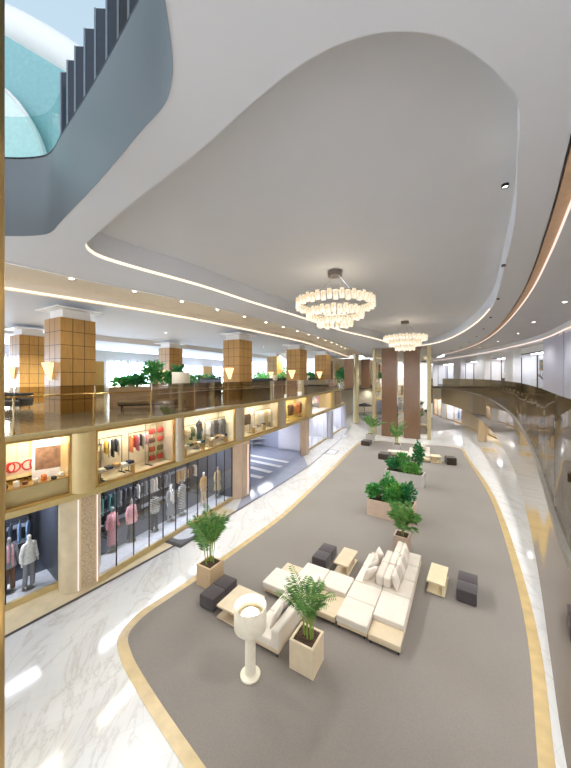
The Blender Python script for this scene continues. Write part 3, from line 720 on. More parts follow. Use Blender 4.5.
# ground floor right
GP = [(434,441.5),(446.5,462),(489,503),(512,530)]
GR = [tuple(sorted((ray_s(WR, a), ray_s(WR, b)))) for a, b in GP][::-1]
GR = [(LW*.04, LW*.10), (LW*.13, LW*.2)] + [g for g in GR if True]
GR = sorted(GR); ok = []; last = 0
for a, b in GR:
    if a > last+.6: ok.append((a, b)); last = b
last = 0
for i, (a, b) in enumerate(ok + [(LW, LW)]):
    if a - last > .1:
        struct(MB().band(sub(WR, last, a), 0, 2.2, 0, ZF0-.01).build('wall_right_ground', pbr('warm stone pier %d' % i, 'dcc7a6', .3, 0, .06, 2) if i % 2 == 0 else M['white']))
    last = b
for i, (a, b) in enumerate(ok):
    pts = sub(WR, a, b, 4)
    mb = MB(); mb.band(pts, 0, .1, .0, .15); mb.band(pts, 0, .1, 3.15, 3.3)
    for q in (0, .5, 1): (x, y), an2 = walk(pts, length(pts)*q*.9999); mb.box(x, y, 0, .07, .1, 3.3, an2)
    w = struct(mb.build('window_%d' % (30+i), M['brass'])); MB().band(pts, .04, .05, .15, 3.2).build('pane', M['shop_glass'], w)
    (x, y), an2 = walk(pts, length(pts)/2); nx, ny = math.sin(an2), -math.cos(an2)
    lt = thing('light_panel', 'ceiling light inside the %s ground floor window on the right' % ORD[i], 'light', (x+nx*1.1, y+ny*1.1, 3.25), an2)
    MB().box(0,0,0,length(pts)*.8,.9,.06).build('housing', M['white'], lt); MB().box(0,0,-.012,length(pts)*.76,.8,.012).build('diffuser', M['panel_r'], lt)
struct(MB().strip(WALL_R, offset(WALL_R, -1.1), .009, .009).build('trim_150', M['cream_stone']))
# round beige columns under the right balcony
for i, (px, py, r) in enumerate([(482.5,441,.45),(470,424,.4),(443,412,.4)]):
    x, y = P(px, py); struct(MB().lathe([(r,0),(r,ZF0)], 20, x, y).build('trim_%d' % (160+i), pbr('honey stone %d' % i, 'd9bf95', .3, 0, .05, 2), smooth=True))

# ================================================================ LEFT upper floor back wall
BW = offset(T2, -24)
LBW = length(BW)
struct(MB().band(BW, -.3, 0, ZM, ZC).build('wall_left', M['shopwhite']))
r3 = random.Random(5)
s = 2.0; k = 0
while s < LBW-3:
    wd = r3.uniform(2.4, 3.6); mt = 'win_glow' if k % 3 != 2 else 'wood_tile'
    if mt == 'win_glow':
        ps = sub(BW, s, s+wd, 3)
        mb = MB(); mb.band(ps, .05, .14, ZM+.4, ZM+.5); mb.band(ps, .05, .14, 9.2, 9.3)
        for q in (0,.33,.67,1): (x, y), an2 = walk(ps, length(ps)*q*.999); mb.box(x+math.sin(an2)*.1, y-math.cos(an2)*.1, ZM+.4, .07, .1, 3.5, an2)
        w = struct(mb.build('window_%d' % (40+k), M['chrome'])); MB().band(ps, .02, .05, ZM+.4, 9.3).build('pane', M['win_glow'], w)
    else: struct(MB().band(sub(BW, s, s+wd, 3), 0, .1, ZM, 9.3).build('trim_%d' % (170+k), M['wood_tile']))
    s += wd + .5; k += 1

# ================================================================ level above, seen through the opening
OL = OPN + [OPN[0]]
rim = [p for p in OPN[:44]]
# dark upright fins behind the rim
FINPX = [(70,93),(77,78),(85,64),(95,52),(106,40),(118,28),(130,18),(141,10)]
finmb = MB().box(0,0,0,.37,.06,1.46); finedge = MB().box(-.185,0,0,.035,.08,1.46).box(.185,0,0,.035,.08,1.46).mesh('edge_strip', M['fin_edge']); finme = finmb.mesh('dark_fin', M['fin'])
for i, (px, _) in enumerate(FINPX):
    s = ray_s(OPN, px)
    (x, y), a2 = walk(OPN, s)
    d = math.hypot(x, y); x, y = x*(1+.55/d), y*(1+.55/d)
    o = link('dark_fin', finme, None, None, (x, y, ZL3), a2+.75)
    link('edge_strip', finedge, o)
    tag(o, 'dark upright panel behind the opening rim, %s from the left' % ORD[i], 'panel', 'dark upright panels behind the opening')
gp = [p for p in OPN]
s0, s1 = .02, ray_s(OPN, 64)
t = thing('glass_balustrade', 'teal glass balustrade on the rim of the opening above', 'railing', (0,0,ZL3))
gpts = sub(OPN, 0, s1, 10); gpts = [(OPN[-6+i][0], OPN[-6+i][1]) for i in range(6)] + gpts
o1 = [(p[0]*1.015, p[1]*1.015) for p in gpts]
k = len(o1); tops = [1.15]*k
MB().add([(p[0],p[1],.02) for p in o1]+[(p[0],p[1],z) for p, z in zip(o1, tops)], [(i,i+1,k+i+1,k+i) for i in range(k-1)]).build('glass_panel', M['teal_glass'], t)
# teal wall and white arches beyond
A, B = (-16,10), (-3.4,15)
struct(MB().add([(x, y, z) for y in (9.5, 9.75) for x, z in ((-16,ZL3),(-3,ZL3),(-3,14.6),(-16,22.4))], [(0,1,2,3),(7,6,5,4),(0,4,5,1),(1,5,6,2),(2,6,7,3)]).build('wall_above', M['teal_wall']))
arc = [(-10+2.9*math.cos(PI*q/24), 13+3.6*math.sin(PI*q/24)) for q in range(25)]
n = len(arc)
struct(MB().add([(x,y,max(z,ZL3)) for y in (9.1,9.3) for x, z in arc], [tuple(range(n)), tuple(range(2*n-1,n-1,-1))]+[(i+1,i,n+i,n+i+1) for i in range(n-1)]).build('wall_above_arch', M['pale_teal']))
struct(MB().tube([(x,9.08,z) for x, z in arc], .05, 8).build('trim_195', M['white'], smooth=True))
for i, (r, cx, cz, dy) in enumerate([(10.5,-15,12.9,13.0)]):
    pts = [(cx+r*math.cos(a), dy+.25*(cx+r*math.cos(a)+15), cz+r*math.sin(a)) for a in [PI*q/40 for q in range(0, 33)]]
    ar = MB()
    for q in range(len(pts)-1):
        p, p2 = Vector(pts[q]), Vector(pts[q+1])
    ar.tube(pts, .75, 10)
    struct(ar.build('trim_%d' % (190+i), M['white'], smooth=True))
# brass clad pillar at the left edge of the view
bx, by = -3.43, 3.0
pil = MB().rbox(bx-.06, by+.1, 0, .7, .7, 17, .06)
struct(pil.build('trim_200', M['brass'], smooth=35))
struct(MB().box(bx+.29, by-.17, 0, .03, .1, 17).build('trim_201', M['dark_frame']))
# ================================================================ PLANTS
def frond(mb, base, az, L, el, droop, wd, rr, nl=16, m=0):
    """one feather leaf: arching midrib with paired leaflets"""
    pts = []; p = Vector(base); e = el
    N = 12
    for i in range(N+1):
        pts.append(p.copy())
        d = Vector((math.cos(az)*math.cos(e), math.sin(az)*math.cos(e), math.sin(e)))
        p = p + d*(L/N); e -= droop/N*(.4+1.2*i/N)
    mb.tube(pts, [.012*(1-i/N*.8) for i in range(N+1)], 4, 1)
    side = Vector((-math.sin(az), math.cos(az), 0))
    for j in range(nl):
        f = .22 + .78*j/(nl-1); i = min(N-1, int(f*N)); q = pts[i].lerp(pts[i+1], f*N-i)
        t = (pts[i+1]-pts[i]).normalized(); up = side.cross(t)
        ll = wd*(.45+.9*math.sin(PI*min(1, f*.95)))*rr.uniform(.85,1.15)
        for sg in (-1, 1):
            dv = (side*sg*.8 + t*.65 + Vector((0,0,rr.uniform(-.15,.15)))).normalized()
            tip = q + dv*ll - Vector((0,0,ll*.32)); mid = q + dv*ll*.45 + up*.01
            w = t*(.009+.007*L)
            mb.add([q, mid+w, tip, mid-w, ], [(0,1,2),(0,2,3)], m)
def palm(name, x, y, label, pw, ph, height, spread, seed, pm='planter', rz=YAW, group=None, stems=7, nf=17, low=.85):
    rr = random.Random(seed)
    t = thing(name, label, 'potted plant', (x, y, .016), rz, group)
    w = pw; b = .06
    mb = MB(); mb.box(0,0,0,w,w,ph-.05)
    for sx, sy, lx, ly in ((0,-1,w,b),(0,1,w,b),(-1,0,b,w-2*b),(1,0,b,w-2*b)): mb.box(sx*(w-b)/2, sy*(w-b)/2, ph-.05, lx, ly, .05)
    mb.build('pot', M[pm], t)
    g = MB(); n = 10
    vs = [(-w/2+b+(w-2*b)*i/n, -w/2+b+(w-2*b)*j/n, ph-.04+rr.uniform(0,.03)) for j in range(n+1) for i in range(n+1)]
    g.add(vs, [(j*(n+1)+i, j*(n+1)+i+1, (j+1)*(n+1)+i+1, (j+1)*(n+1)+i) for j in range(n) for i in range(n)]); g.build('soil', M['soil'], t)
    st = MB(); fo = MB(); bases = []
    for k in range(stems):
        a = rr.uniform(0, 2*PI); r = rr.uniform(.03, w*.27); bx, by = r*math.cos(a), r*math.sin(a)
        hh = (height-ph)*rr.uniform(.12, .4)
        st.tube([(bx,by,ph-.05),(bx*1.15,by*1.15,ph+hh*.5),(bx*1.35,by*1.35,ph+hh)], [.022,.018,.013], 6)
        bases.append((bx*1.35, by*1.35, ph+hh, a))
    for k in range(nf):
        bx, by, bz, a0 = bases[k % stems]
        az = a0 + rr.uniform(-1.3,1.3); f = k/nf
        el = 1.5 - .55*rr.random()*(1 if k > 5 else .3)
        L = (height-bz)*rr.uniform(.75,1.12)*(1.0 if k < 9 else low)
        frond(fo, (bx,by,bz-.05), az, L, el, rr.uniform(.9,1.8)*(.8 if k < 5 else 1), spread*.38, rr, 18)
    st.build('stems', M['stem'], t, smooth=True)
    fo.build('foliage', [M['palm'], M['stem']], t)
    return t
palm('potted_palm', -2.72, 10.98, 'bushy palm in a square beige planter beside the long dark bench near the marble walk', .66, .72, 2.65, .72, 3, 'planter_tan')
palm('potted_palm', .55, 7.86, 'tall areca palm in a square cream planter beside the big white floor lamp', .66, .73, 2.3, .5, 5, 'planter')
x, y = P(404, 549)
palm('potted_palm', 4.95, 12.95, 'fan leaved palm in a beige planter just behind the pillow heaped sofa', .6, .72, 2.05, .8, 11, 'planter2', nf=22)
palm('potted_palm', *P(370.5, 441.5), 'small palm in a pale planter at the far left corner of the carpet', .8, .9, 3.3, .8, 13, 'planter3', nf=16)
palm('potted_palm', 11.15, 30.5, 'slim palm standing between the far sofas before the core', .7, .7, 3.0, .7, 17, 'planter3', nf=15)

def leaves(mb, c, rad, n, size, rr, m=0):
    for _ in range(n):
        while True:
            u = Vector((rr.uniform(-1,1), rr.uniform(-1,1), rr.uniform(-.7,1)))
            if .2 < u.length < 1: break
        q = Vector((c[0]+u.x*rad[0], c[1]+u.y*rad[1], c[2]+u.z*rad[2]))
        d = (u.normalized() + Vector((rr.uniform(-.7,.7), rr.uniform(-.7,.7), rr.uniform(-.2,.8)))).normalized()
        s = d.cross(Vector((rr.uniform(-1,1), rr.uniform(-1,1), .4))).normalized(); L = size*rr.uniform(.6,1.3); w = L*.27
        nn = s.cross(d)*L*.08
        mb.add([q, q+d*L*.45+s*w+nn, q+d*L-nn, q+d*L*.45-s*w+nn], [(0,1,2),(0,2,3)], m)
def trough(name, x, y, label, lx, ly, h, rz, seed, pm, plants, z=.016, size=.22, group=None):
    rr = random.Random(seed)
    t = thing(name, label, 'planter', (x, y, z), rz, group); b = .07
    mb = MB(); mb.box(0,0,0,lx,ly,h-.06)
    for sx, sy, ax, ay in ((0,-1,lx,b),(0,1,lx,b),(-1,0,b,ly-2*b),(1,0,b,ly-2*b)): mb.box(sx*(lx-b)/2, sy*(ly-b)/2, h-.06, ax, ay, .06)
    mb.build('box', M[pm], t); MB().box(0,0,h-.1,lx-2*b,ly-2*b,.07).build('soil', M['soil'], t)
    for (px, py, rx, ry, hh, n, mt) in plants:
        f = MB(); st = MB()
        for q in range(5):
            a = rr.uniform(0,2*PI); st.tube([(px,py,h-.05),(px+.3*rx*math.cos(a),py+.3*ry*math.sin(a),h+hh*.4),(px+.55*rx*math.cos(a),py+.55*ry*math.sin(a),h+hh*.8)], .014, 5, 1)
        for q in range(7):
            a = rr.uniform(0,2*PI); r = rr.uniform(.1,.6)
            leaves(f, (px+rx*r*math.cos(a), py+ry*r*math.sin(a), h+hh*rr.uniform(.3,.75)), (rx*.5, ry*.5, hh*.32), n//7, size, rr)
        f.v += []; o = len(f.v); f.add(st.v, st.f, 1)
        f.build('shrub', [M[mt], M['stem']], t)
    return t
r34 = -math.radians(33)
trough('planter_trough', 5.6, 16.15, 'long pinkish planter full of leafy shrubs in the middle of the carpet', 2.3, 1.0, .86, r34, 21, 'planter2',
  [(-.85,.0,.45,.5,.75,330,'shrub'),(-.25,.15,.5,.5,1.25,420,'shrub'),(.3,-.05,.5,.5,.9,380,'shrub2'),(.8,.1,.42,.5,.95,330,'shrub3'),(.05,-.25,.5,.35,.6,260,'shrub')])
trough('planter_trough', 8.3, 21.25, 'long pale grey planter of shrubs with one tall spire, behind the pinkish planter', 2.5, 1.05, .84, r34, 22, 'planter3',
  [(-.8,.0,.5,.5,.8,330,'shrub3'),(-.25,.1,.55,.5,1.15,420,'shrub'),(.3,-.15,.5,.45,.65,320,'shrub2'),(.85,.15,.32,.35,2.1,380,'shrub3'),(.6,-.3,.4,.3,.5,260,'shrub2')])

# ================================================================ LOUNGE FURNITURE
def legs(t, spots, h=.1, r=.02):
    for x, y in spots: MB().cyl((x,y,0),(x,y,h), r, r*.8, 8).build('leg', M['black'], t)
def seat(t, x0, x1, y0, y1, z0=.2, z1=.44, r=.06, puff=.02):
    return MB().rbox((x0+x1)/2, (y0+y1)/2, z0, x1-x0-.012, y1-y0-.012, z1-z0-puff, r, 0, 4, puff=puff).build('seat_cushion', M['sofa'], t, smooth=50)
def base(t, x0, x1, y0, y1, z0=.1, z1=.2, mt='sofa_base', name='base'):
    return MB().rbox((x0+x1)/2, (y0+y1)/2, z0, x1-x0, y1-y0, z1-z0, .015, 0, 2).build(name, M[mt], t, smooth=40)
def backrest(t, x0, x1, y0, y1, z0=.2, z1=.74, r=.06):
    return MB().rbox((x0+x1)/2, (y0+y1)/2, z0, x1-x0, y1-y0, z1-z0, r, 0, 4).build('backrest', M['sofa'], t, smooth=50)
def pillow_me(name, w, h, th, mt):
    n = 14; vs = []; fs = []
    for sgn in (1, -1):
        for j in range(n+1):
            for i in range(n+1):
                u, v = -1+2*i/n, -1+2*j/n
                k = 1 - .06*(1-abs(u))*abs(v)**3 - .0
                e = max(0, (1-u**4)*(1-v**4))**.6
                vs.append((u*w/2*(1-.10*(1-v*v)*abs(u)**6), sgn*th/2*e, v*h/2*(1-.10*(1-u*u)*abs(v)**6)))
    m = (n+1)**2
    for s in (0, 1):
        for j in range(n):
            for i in range(n):
                q = (s*m+j*(n+1)+i, s*m+j*(n+1)+i+1, s*m+(j+1)*(n+1)+i+1, s*m+(j+1)*(n+1)+i)
                fs.append(q if s else q[::-1])
    return MB().add(vs, fs).mesh(name, M[mt], 80)
PIL = pillow_me('throw_pillow', .52, .5, .17, 'pillow'); PIL2 = pillow_me('throw_pillow', .52, .48, .16, 'pillow2')
def to_world(ox, oy, rz, x, y): c, s = math.cos(rz), math.sin(rz); return (ox+x*c-y*s, oy+x*s+y*c)
def pillow(ox, oy, rz, x, y, z, ang, tilt, me, label, group):
    wx, wy = to_world(ox, oy, rz, x, y)
    o = link('throw_pillow', me, None, None, (wx, wy, z)); o.rotation_euler = (tilt, 0, rz+ang)
    return tag(o, label, 'pillow', group)
def sofa_group(ox, oy, rz, where, grp, full=True):
    Z = .016
    A = thing('sectional_sofa', 'double sided cream sofa with central backrests and loose pillows, %s' % where, 'sofa', (ox, oy, Z), rz)
    base(A, -.9, -.02, -1.74, 1.84); base(A, .02, .88, -1.2, 2.72)
    for y0, y1 in ((-1.77,-.88),(-.88,0),(0,.94),(.94,1.87)): seat(A, -.93, 0, y0, y1)
    for y0, y1 in ((-1.2,0),(0,.92),(.92,1.86),(1.86,2.75)): seat(A, 0, .88, y0, y1)
    base(A, .02, .88, -1.78, -1.2, .1, .27, 'table', 'timber_shelf')
    base(A, -.9, -.45, 1.87, 2.2, .1, .3, 'table', 'timber_ledge')
    backrest(A, -.24, -.005, .12, 1.0, .42, .76); backrest(A, .005, .24, .12, 1.0, .42, .76)
    backrest(A, -.24, -.005, 1.0, 1.86, .42, .76); backrest(A, .005, .24, 1.0, 1.86, .42, .78); backrest(A, .005, .24, 1.86, 2.72, .42, .78)
    legs(A, [(-.85,-1.68),(-.1,-1.68),(.08,-1.72),(.82,-1.72),(-.85,-.2),(.82,-.4),(.82,1.4),(.82,2.65),(-.85,1.7)])
    for i, (x, y, a, ti, p) in enumerate([(.37,.30,1.62,-.32,0),(.40,.68,1.5,-.36,1),(.41,1.02,1.62,-.38,0),(.42,1.34,1.45,-.36,1),(.40,1.72,1.6,-.34,0),(.39,2.15,1.55,-.33,0)]):
        pillow(ox, oy, rz, x, y, .70+Z, a, ti, (PIL, PIL2)[p], 'right hand backrest pillow on the sofa %s, %s from the near end' % (where, ORD[i]), 'pillows on the ' + grp)
    for i, (x, y, a, ti, p) in enumerate([(-.44,.20,1.0,.42,0),(-.47,.58,1.25,.46,1),(-.47,.95,1.75,.46,1),(-.43,1.36,2.1,.40,0)]):
        pillow(ox, oy, rz, x, y, .69+Z, a, ti, (PIL, PIL2)[p], 'left hand backrest pillow on the sofa %s, %s from the near end' % (where, ORD[i]), 'pillows on the ' + grp)
    bx, by = to_world(ox, oy, rz, -2.3, -.35)
    B = thing('sofa_bench', 'long armless cream sofa bench joining two sofas, %s' % where, 'sofa', (bx, by, Z), rz)
    base(B, -.44, 1.33, -.42, .42); seat(B, -.46, .45, -.45, .45); seat(B, .45, 1.345, -.45, .45)
    base(B, .49, 1.33, -1.38, -.46, .1, .27, 'table', 'timber_shelf')
    legs(B, [(.48,-1.3),(1.25,-1.3),(.4,.36),(1.28,.36),(-.38,.36)])
    if full:
        cx, cy = to_world(ox, oy, rz, -2.3, -2.2)
        Cc = thing('corner_sofa', 'cream corner sofa with a chaise and outer backrest, beside the floor lamp', 'sofa', (cx, cy, Z), rz)
        base(Cc, -.38, .43, -1.25, 1.4); base(Cc, -1.28, -.42, .56, 1.42)
        seat(Cc, -.42, .22, -1.28, -.38); seat(Cc, -.42, .22, -.38, .52); seat(Cc, -.42, .22, .52, 1.42); seat(Cc, -1.32, -.42, .52, 1.45)
        backrest(Cc, .2, .46, -1.28, -.02, .2, .72); backrest(Cc, .2, .46, .0, 1.42, .2, .72)
        base(Cc, -1.2, -.45, 1.48, 2.05, .1, .3, 'table', 'timber_ledge')
        legs(Cc, [(-.35,-1.2),(.38,-1.2),(-1.22,.62),(-1.22,1.35),(.38,1.3)])
        for i, (x, y, p) in enumerate([(.06,-.75,0),(.05,-.3,1),(.05,.15,0),(.06,.6,0)]):
            pillow(cx, cy, rz, x, y, .68, 1.55+.1*(-1)**i, .36, (PIL, PIL2)[p], 'pillow on the corner sofa beside the palm planter, %s from the near end' % ORD[i], 'pillows on the corner sofa')
sofa_group(3.17, 10.01, YAW, 'nearest the camera', 'nearest sofa')
sofa_group(12.4, 28.2, YAW+.1, 'before the core', 'far sofa', False)

def bench(x, y, rz, label, mt='pouf', lx=.58, ly=1.18, h=.41, group='dark upholstered double stools'):
    t = thing('upholstered_stool', label, 'stool', (x, y, .016), rz, group)
    MB().box(0,0,0,lx-.06,ly-.06,.04).build('plinth', M['black'], t)
    MB().rbox(0,-ly/4,.03,lx,ly/2-.004,h-.03,.025,0,3).build('cushion_block', M[mt], t, smooth=50)
    MB().rbox(0,ly/4,.03,lx,ly/2-.004,h-.03,.025,0,3).build('cushion_block', M[mt], t, smooth=50)
bench(-2.22, 10.18, YAW, 'long dark stool beside the square side table and the palm near the marble walk')
bench(1.57, 12.22, YAW, 'dark stool behind the long sofa bench, left of the small side table')
bench(6.2, 10.4, YAW-.05, 'dark stool standing alone right of the pillow heaped sofa')
bench(*P(384.5, 458.5), YAW, 'small dark stool in front of the far sofas', 'pouf_dark', .9, 1.1, .5)
bench(*P(450.5, 464), YAW+.25, 'small dark stool at the far right of the carpet', 'pouf_dark', .75, .9, .6)
bench(*P(366.5, 445), YAW, 'small dark stool at the far left corner of the carpet beneath the small palm', 'pouf_dark', .9, 1.1, .5)
def side_table(x, y, rz, label, lx=.56, ly=1.18, mt='table', h=.42):
    t = thing('side_table', label, 'side table', (x, y, .016), rz, 'open sided low side tables')
    MB().box(0,0,h-.05,lx,ly,.05).build('tabletop', M[mt], t)
    MB().box(0,0,.03,lx,ly,.04).build('shelf', M[mt], t)
    MB().box(lx/2-.06,-ly*.12,.07,.05,ly*.74,h-.12).build('upright', M[mt], t)
    MB().box(-lx*.1,-ly*.05,.07,lx*.5,.05,h-.12).build('divider', M[mt], t)
    MB().box(0,0,0,lx*.8,ly*.8,.03).build('plinth', M['black'], t)
side_table(2.35, 11.84, YAW, 'pale side table behind the sofas, right of a dark stool')
side_table(5.4, 10.81, YAW-.05, 'cream side table right of the pillow heaped sofa, left of a dark stool', .56, 1.2, 'table2')
side_table(-1.38, 9.51, YAW, 'large square pale side table under the white floor lamp', 1.06, 1.06)
side_table(*P(435.5, 462.5), YAW+.25, 'small cream side table far off right of the far planter', .8, .9, 'table2', .6)

# ---- floor lamps
def lamp_parts(t, k=1.0):
    MB().lathe([(.0,0),(.24,0),(.25,.015),(.25,.045),(.235,.06),(.0,.065)], 40, cap=False).build('base', M['lamp'], t, smooth=40)
    MB().lathe([(.13,.05),(.13,1.22),(.12,1.3)], 32).build('pole', M['lamp'], t, smooth=40)
    pr = [(.39,1.2),(.4,1.22),(.4,1.74),(.395,1.75),(.375,1.75),(.37,1.73),(.37,1.24),(.12,1.22)]
    MB().lathe(pr, 48, cap=False).build('lamp_shade', M['lamp'], t, smooth=40)
    b = MB().lathe([(.0,1.47),(.25,1.47),(.27,1.49),(.27,1.50),(.24,1.51),(.0,1.51)], 32, cap=False).build('diffuser', M['chrome'], t, smooth=40)
    MB().lathe([(.21,1.512),(.205,1.53),(.0,1.53)], 32, cap=False).build('bulb', M['bulb'], b)
L1 = thing('floor_lamp', 'big white column floor lamp with drum shade beside the near corner sofa', 'lamp', (-.87, 7.55, .016)); lamp_parts(L1)
dup(L1, (11.75, 32.6, .016), 0, 'small far floor lamp with white drum shade in front of the core', None)
dup(L1, (-5.55, 16.2, ZM), 0, 'beige shade floor lamp on the left upper floor behind the balustrade', None, 1.14)
dup(L1, (-1.3, 33.5, ZM), 0, 'white shade lamp far along the left upper floor between the oak columns', None, 1.1)
dup(L1, (2.6, 38.2, ZM), 0, 'white shade lamp between the third and farthest oak columns', None, 1.1)

# ================================================================ upper floor left: planter, benches, sofas
trough('planter_trough', -7.7, 18.0, 'planter of dark green shrubs on the left upper floor between the oak columns', 4.6, 1.0, 1.15, math.radians(20), 31, 'planter2',
  [(-1.7,0,.6,.5,.55,300,'shrub'),(-.9,0,.6,.5,.8,360,'shrub3'),(-.1,0,.65,.5,1.45,460,'shrub'),(.7,0,.6,.5,.8,360,'shrub'),(1.25,0,.5,.5,1.2,360,'shrub3'),(1.8,0,.5,.45,.6,300,'shrub')], ZM, .24)
def ubench(x, y, rz, label, L=3.4):
    t = thing('upholstered_bench', label, 'bench', (x, y, ZM), rz)
    MB().rbox(0,0,.3,L,.7,.18,.05,0,3).build('seat', M['taupe'], t, smooth=50); MB().box(0,0,.22,L-.1,.6,.08).build('frame', M['dark_frame'], t)
    for dx in (-L/2+.2, 0, L/2-.2): MB().box(dx,0,0,.08,.5,.22).build('leg', M['dark_frame'], t)
ubench(-7.2, 16.6, math.radians(20), 'long taupe bench in front of the shrub planter on the left upper floor')
def lounge(x, y, rz, label, L=2.0, mt='navy'):
    t = thing('lounge_sofa', label, 'sofa', (x, y, ZM), rz, 'dark sofas of the upper floor lounge')
    MB().rbox(0,0,.12,L,.8,.3,.06,0,3).build('seat', M[mt], t, smooth=50); MB().rbox(0,.36,.3,L,.2,.55,.06,0,3).build('backrest', M[mt], t, smooth=50)
    for sx in (-1,1): MB().rbox(sx*(L/2-.09),0,.3,.18,.8,.3,.05,0,3).build('armrest', M[mt], t, smooth=50)
    for sx in (-1,1):
        for sy in (-1,1): MB().cyl((sx*(L/2-.15),sy*.3,0),(sx*(L/2-.15),sy*.3,.13),.025).build('leg', M['black'], t)
    return t
q = 0
for i in range(12):
    px = [190,203,216,258,266,274,283,311,318,214,262,8][i]; d = [26,33,36,28,36,41,45,36,49,40,48,17][i]
    x, y = XD(px, d)
    lounge(x, y, -math.radians(30)+(.5 if i % 2 else PI/2), 'dark upper floor lounge sofa, ' + ['nearest of the three left of the second column','middle of the three left of the second column','farthest of the three left of the second column','nearest of those right of the second column','second of those right of the second column','third of those right of the second column','beside the third oak column','near the farthest oak column','beyond the farthest oak column','far behind the second oak column','farthest right of the second column','behind the balustrade at the left edge'][i], 2.2 if i % 3 else 1.3, 'navy' if i < 4 or i % 2 else 'taupe')
def booth(xa, xb, d, label):
    (x0, y0), (x1, y1) = XD(xa, d-1.2), XD(xb, d+1.2); L = math.dist((x0,y0),(x1,y1)); a = math.atan2(y1-y0, x1-x0)
    t = thing('booth_partition', label, 'partition', ((x0+x1)/2, (y0+y1)/2, ZM), a)
    MB().rbox(0,0,.1,L,.25,1.45,.04,0,2).build('panel', M['navy'], t, smooth=50); MB().box(0,0,0,L-.1,.2,.1).build('plinth', M['black'], t); MB().box(0,0,1.55,L+.04,.3,.05).build('cap_rail', M['dark_frame'], t)
    n = int(L/.7)
    for q in range(n): MB().rbox(-L/2+(q+.5)*L/n,-.16,.5,L/n-.03,.12,.9,.05,0,3).build('back_cushion', M['navy'], t, smooth=50)
booth(182, 221, 29, 'navy upholstered booth partition on the upper floor left of the second oak column')
booth(251, 287, 33, 'navy upholstered booth partition on the upper floor between second and third oak columns')
booth(308, 319, 39, 'short navy booth partition on the upper floor between third and farthest oak columns')
def ubush(px, d, hz, wz, label, seed):
    x, y = XD(px, d); rr = random.Random(seed)
    t = thing('potted_shrub', label, 'potted plant', (x, y, ZM)); h = .8
    MB().lathe([(.3,0),(.42,h),(.38,h),(.36,h-.06)], 16).build('pot', M['planter3'], t, smooth=True)
    f = MB()
    for q in range(8):
        leaves(f, (rr.uniform(-wz,wz)*.6, rr.uniform(-wz,wz)*.6, h+hz*rr.uniform(.25,.8)), (wz*.6,wz*.6,hz*.3), 50, .38, rr)
    f.tube([(0,0,h-.1),(.05,0,h+hz*.6)], .03, 6, 1)
    f.build('foliage', [M[['shrub','palm','shrub3'][seed % 3]], M['stem']], t)
for i, (px, d, hz, wz) in enumerate([(199,40,1.3,1.2),(212,44,1.2,1.2),(262,40,1.4,1.0),(284,36,1.3,1.0),(312,44,1.4,.9),(131,38,1.2,1.3),(280,50,2.6,1.4),(341,49,2.4,1.0)]):
    ubush(px, d, hz, wz, 'leafy potted shrub on the left upper floor, ' + ['far left of the second oak column','just left of the second oak column','right of the second oak column','left of the third oak column','right of the third oak column','far behind the planter shrubs','tall between second and third columns','tall past the farthest oak column'][i], 40+i)

# ================================================================ CHANDELIERS
def chandelier(x, y, ztop, where):
    t = thing('chandelier', 'round three tier chandelier of glowing glass tubes, %s' % where, 'chandelier', (x, y, ztop))
    MB().lathe([(.30,-.22),(.30,-.02),(.26,0)], 24).build('canopy', M['canopy'], t, smooth=40)
    for q in range(4):
        a = PI/4+q*PI/2; MB().cyl((.18*math.cos(a),.18*math.sin(a),-.2),(1.0*math.cos(a),1.0*math.sin(a),-1.2),.012,n=6).build('cable', M['chrome'], t)
    for k, (r, z0, z1, n) in enumerate([(1.58,-1.58,-1.20,44),(1.15,-1.98,-1.63,32),(.70,-2.32,-2.0,20)]):
        rg = MB(); rg.lathe([(r-.12,z1-.03),(r+.04,z1-.03),(r+.04,z1+.02),(r-.12,z1+.02),(r-.12,z1-.03)], 48, cap=False)
        for q in range(4):
            a = PI/4+q*PI/2; rg.cyl((r*math.cos(a),r*math.sin(a),z1),((r+.3)*math.cos(a),(r+.3)*math.sin(a),z1+.35 if k else z1+.02),.012,n=5)
        ring = rg.build('tier_ring', M['chrome'], t, smooth=40)
        w = 2*PI*r/n*.41
        tm = MB(); tm.rbox(0,0,0,w*2,.10,z1-z0,.03,0,2); tme = tm.mesh('glass_tube', M['tube'], 50)
        for q in range(n):
            a = 2*PI*q/n
            link('glass_tube', tme, ring, None, (r*math.cos(a), r*math.sin(a), z0+(.05 if q % 2 else 0)), a+PI/2)
    L = bpy.data.lights.new('chandelier light', 'POINT'); L.energy = 50; L.color = (1,.86,.66); L.shadow_soft_size = .4
    o = bpy.data.objects.new('chandelier_light', L); COL.objects.link(o); o.location = (x, y, ztop-1.35)
chandelier(2.05, 12.66, ZR, 'nearer the camera')
chandelier(9.4, 24.0, ZR, 'farther down the hall')
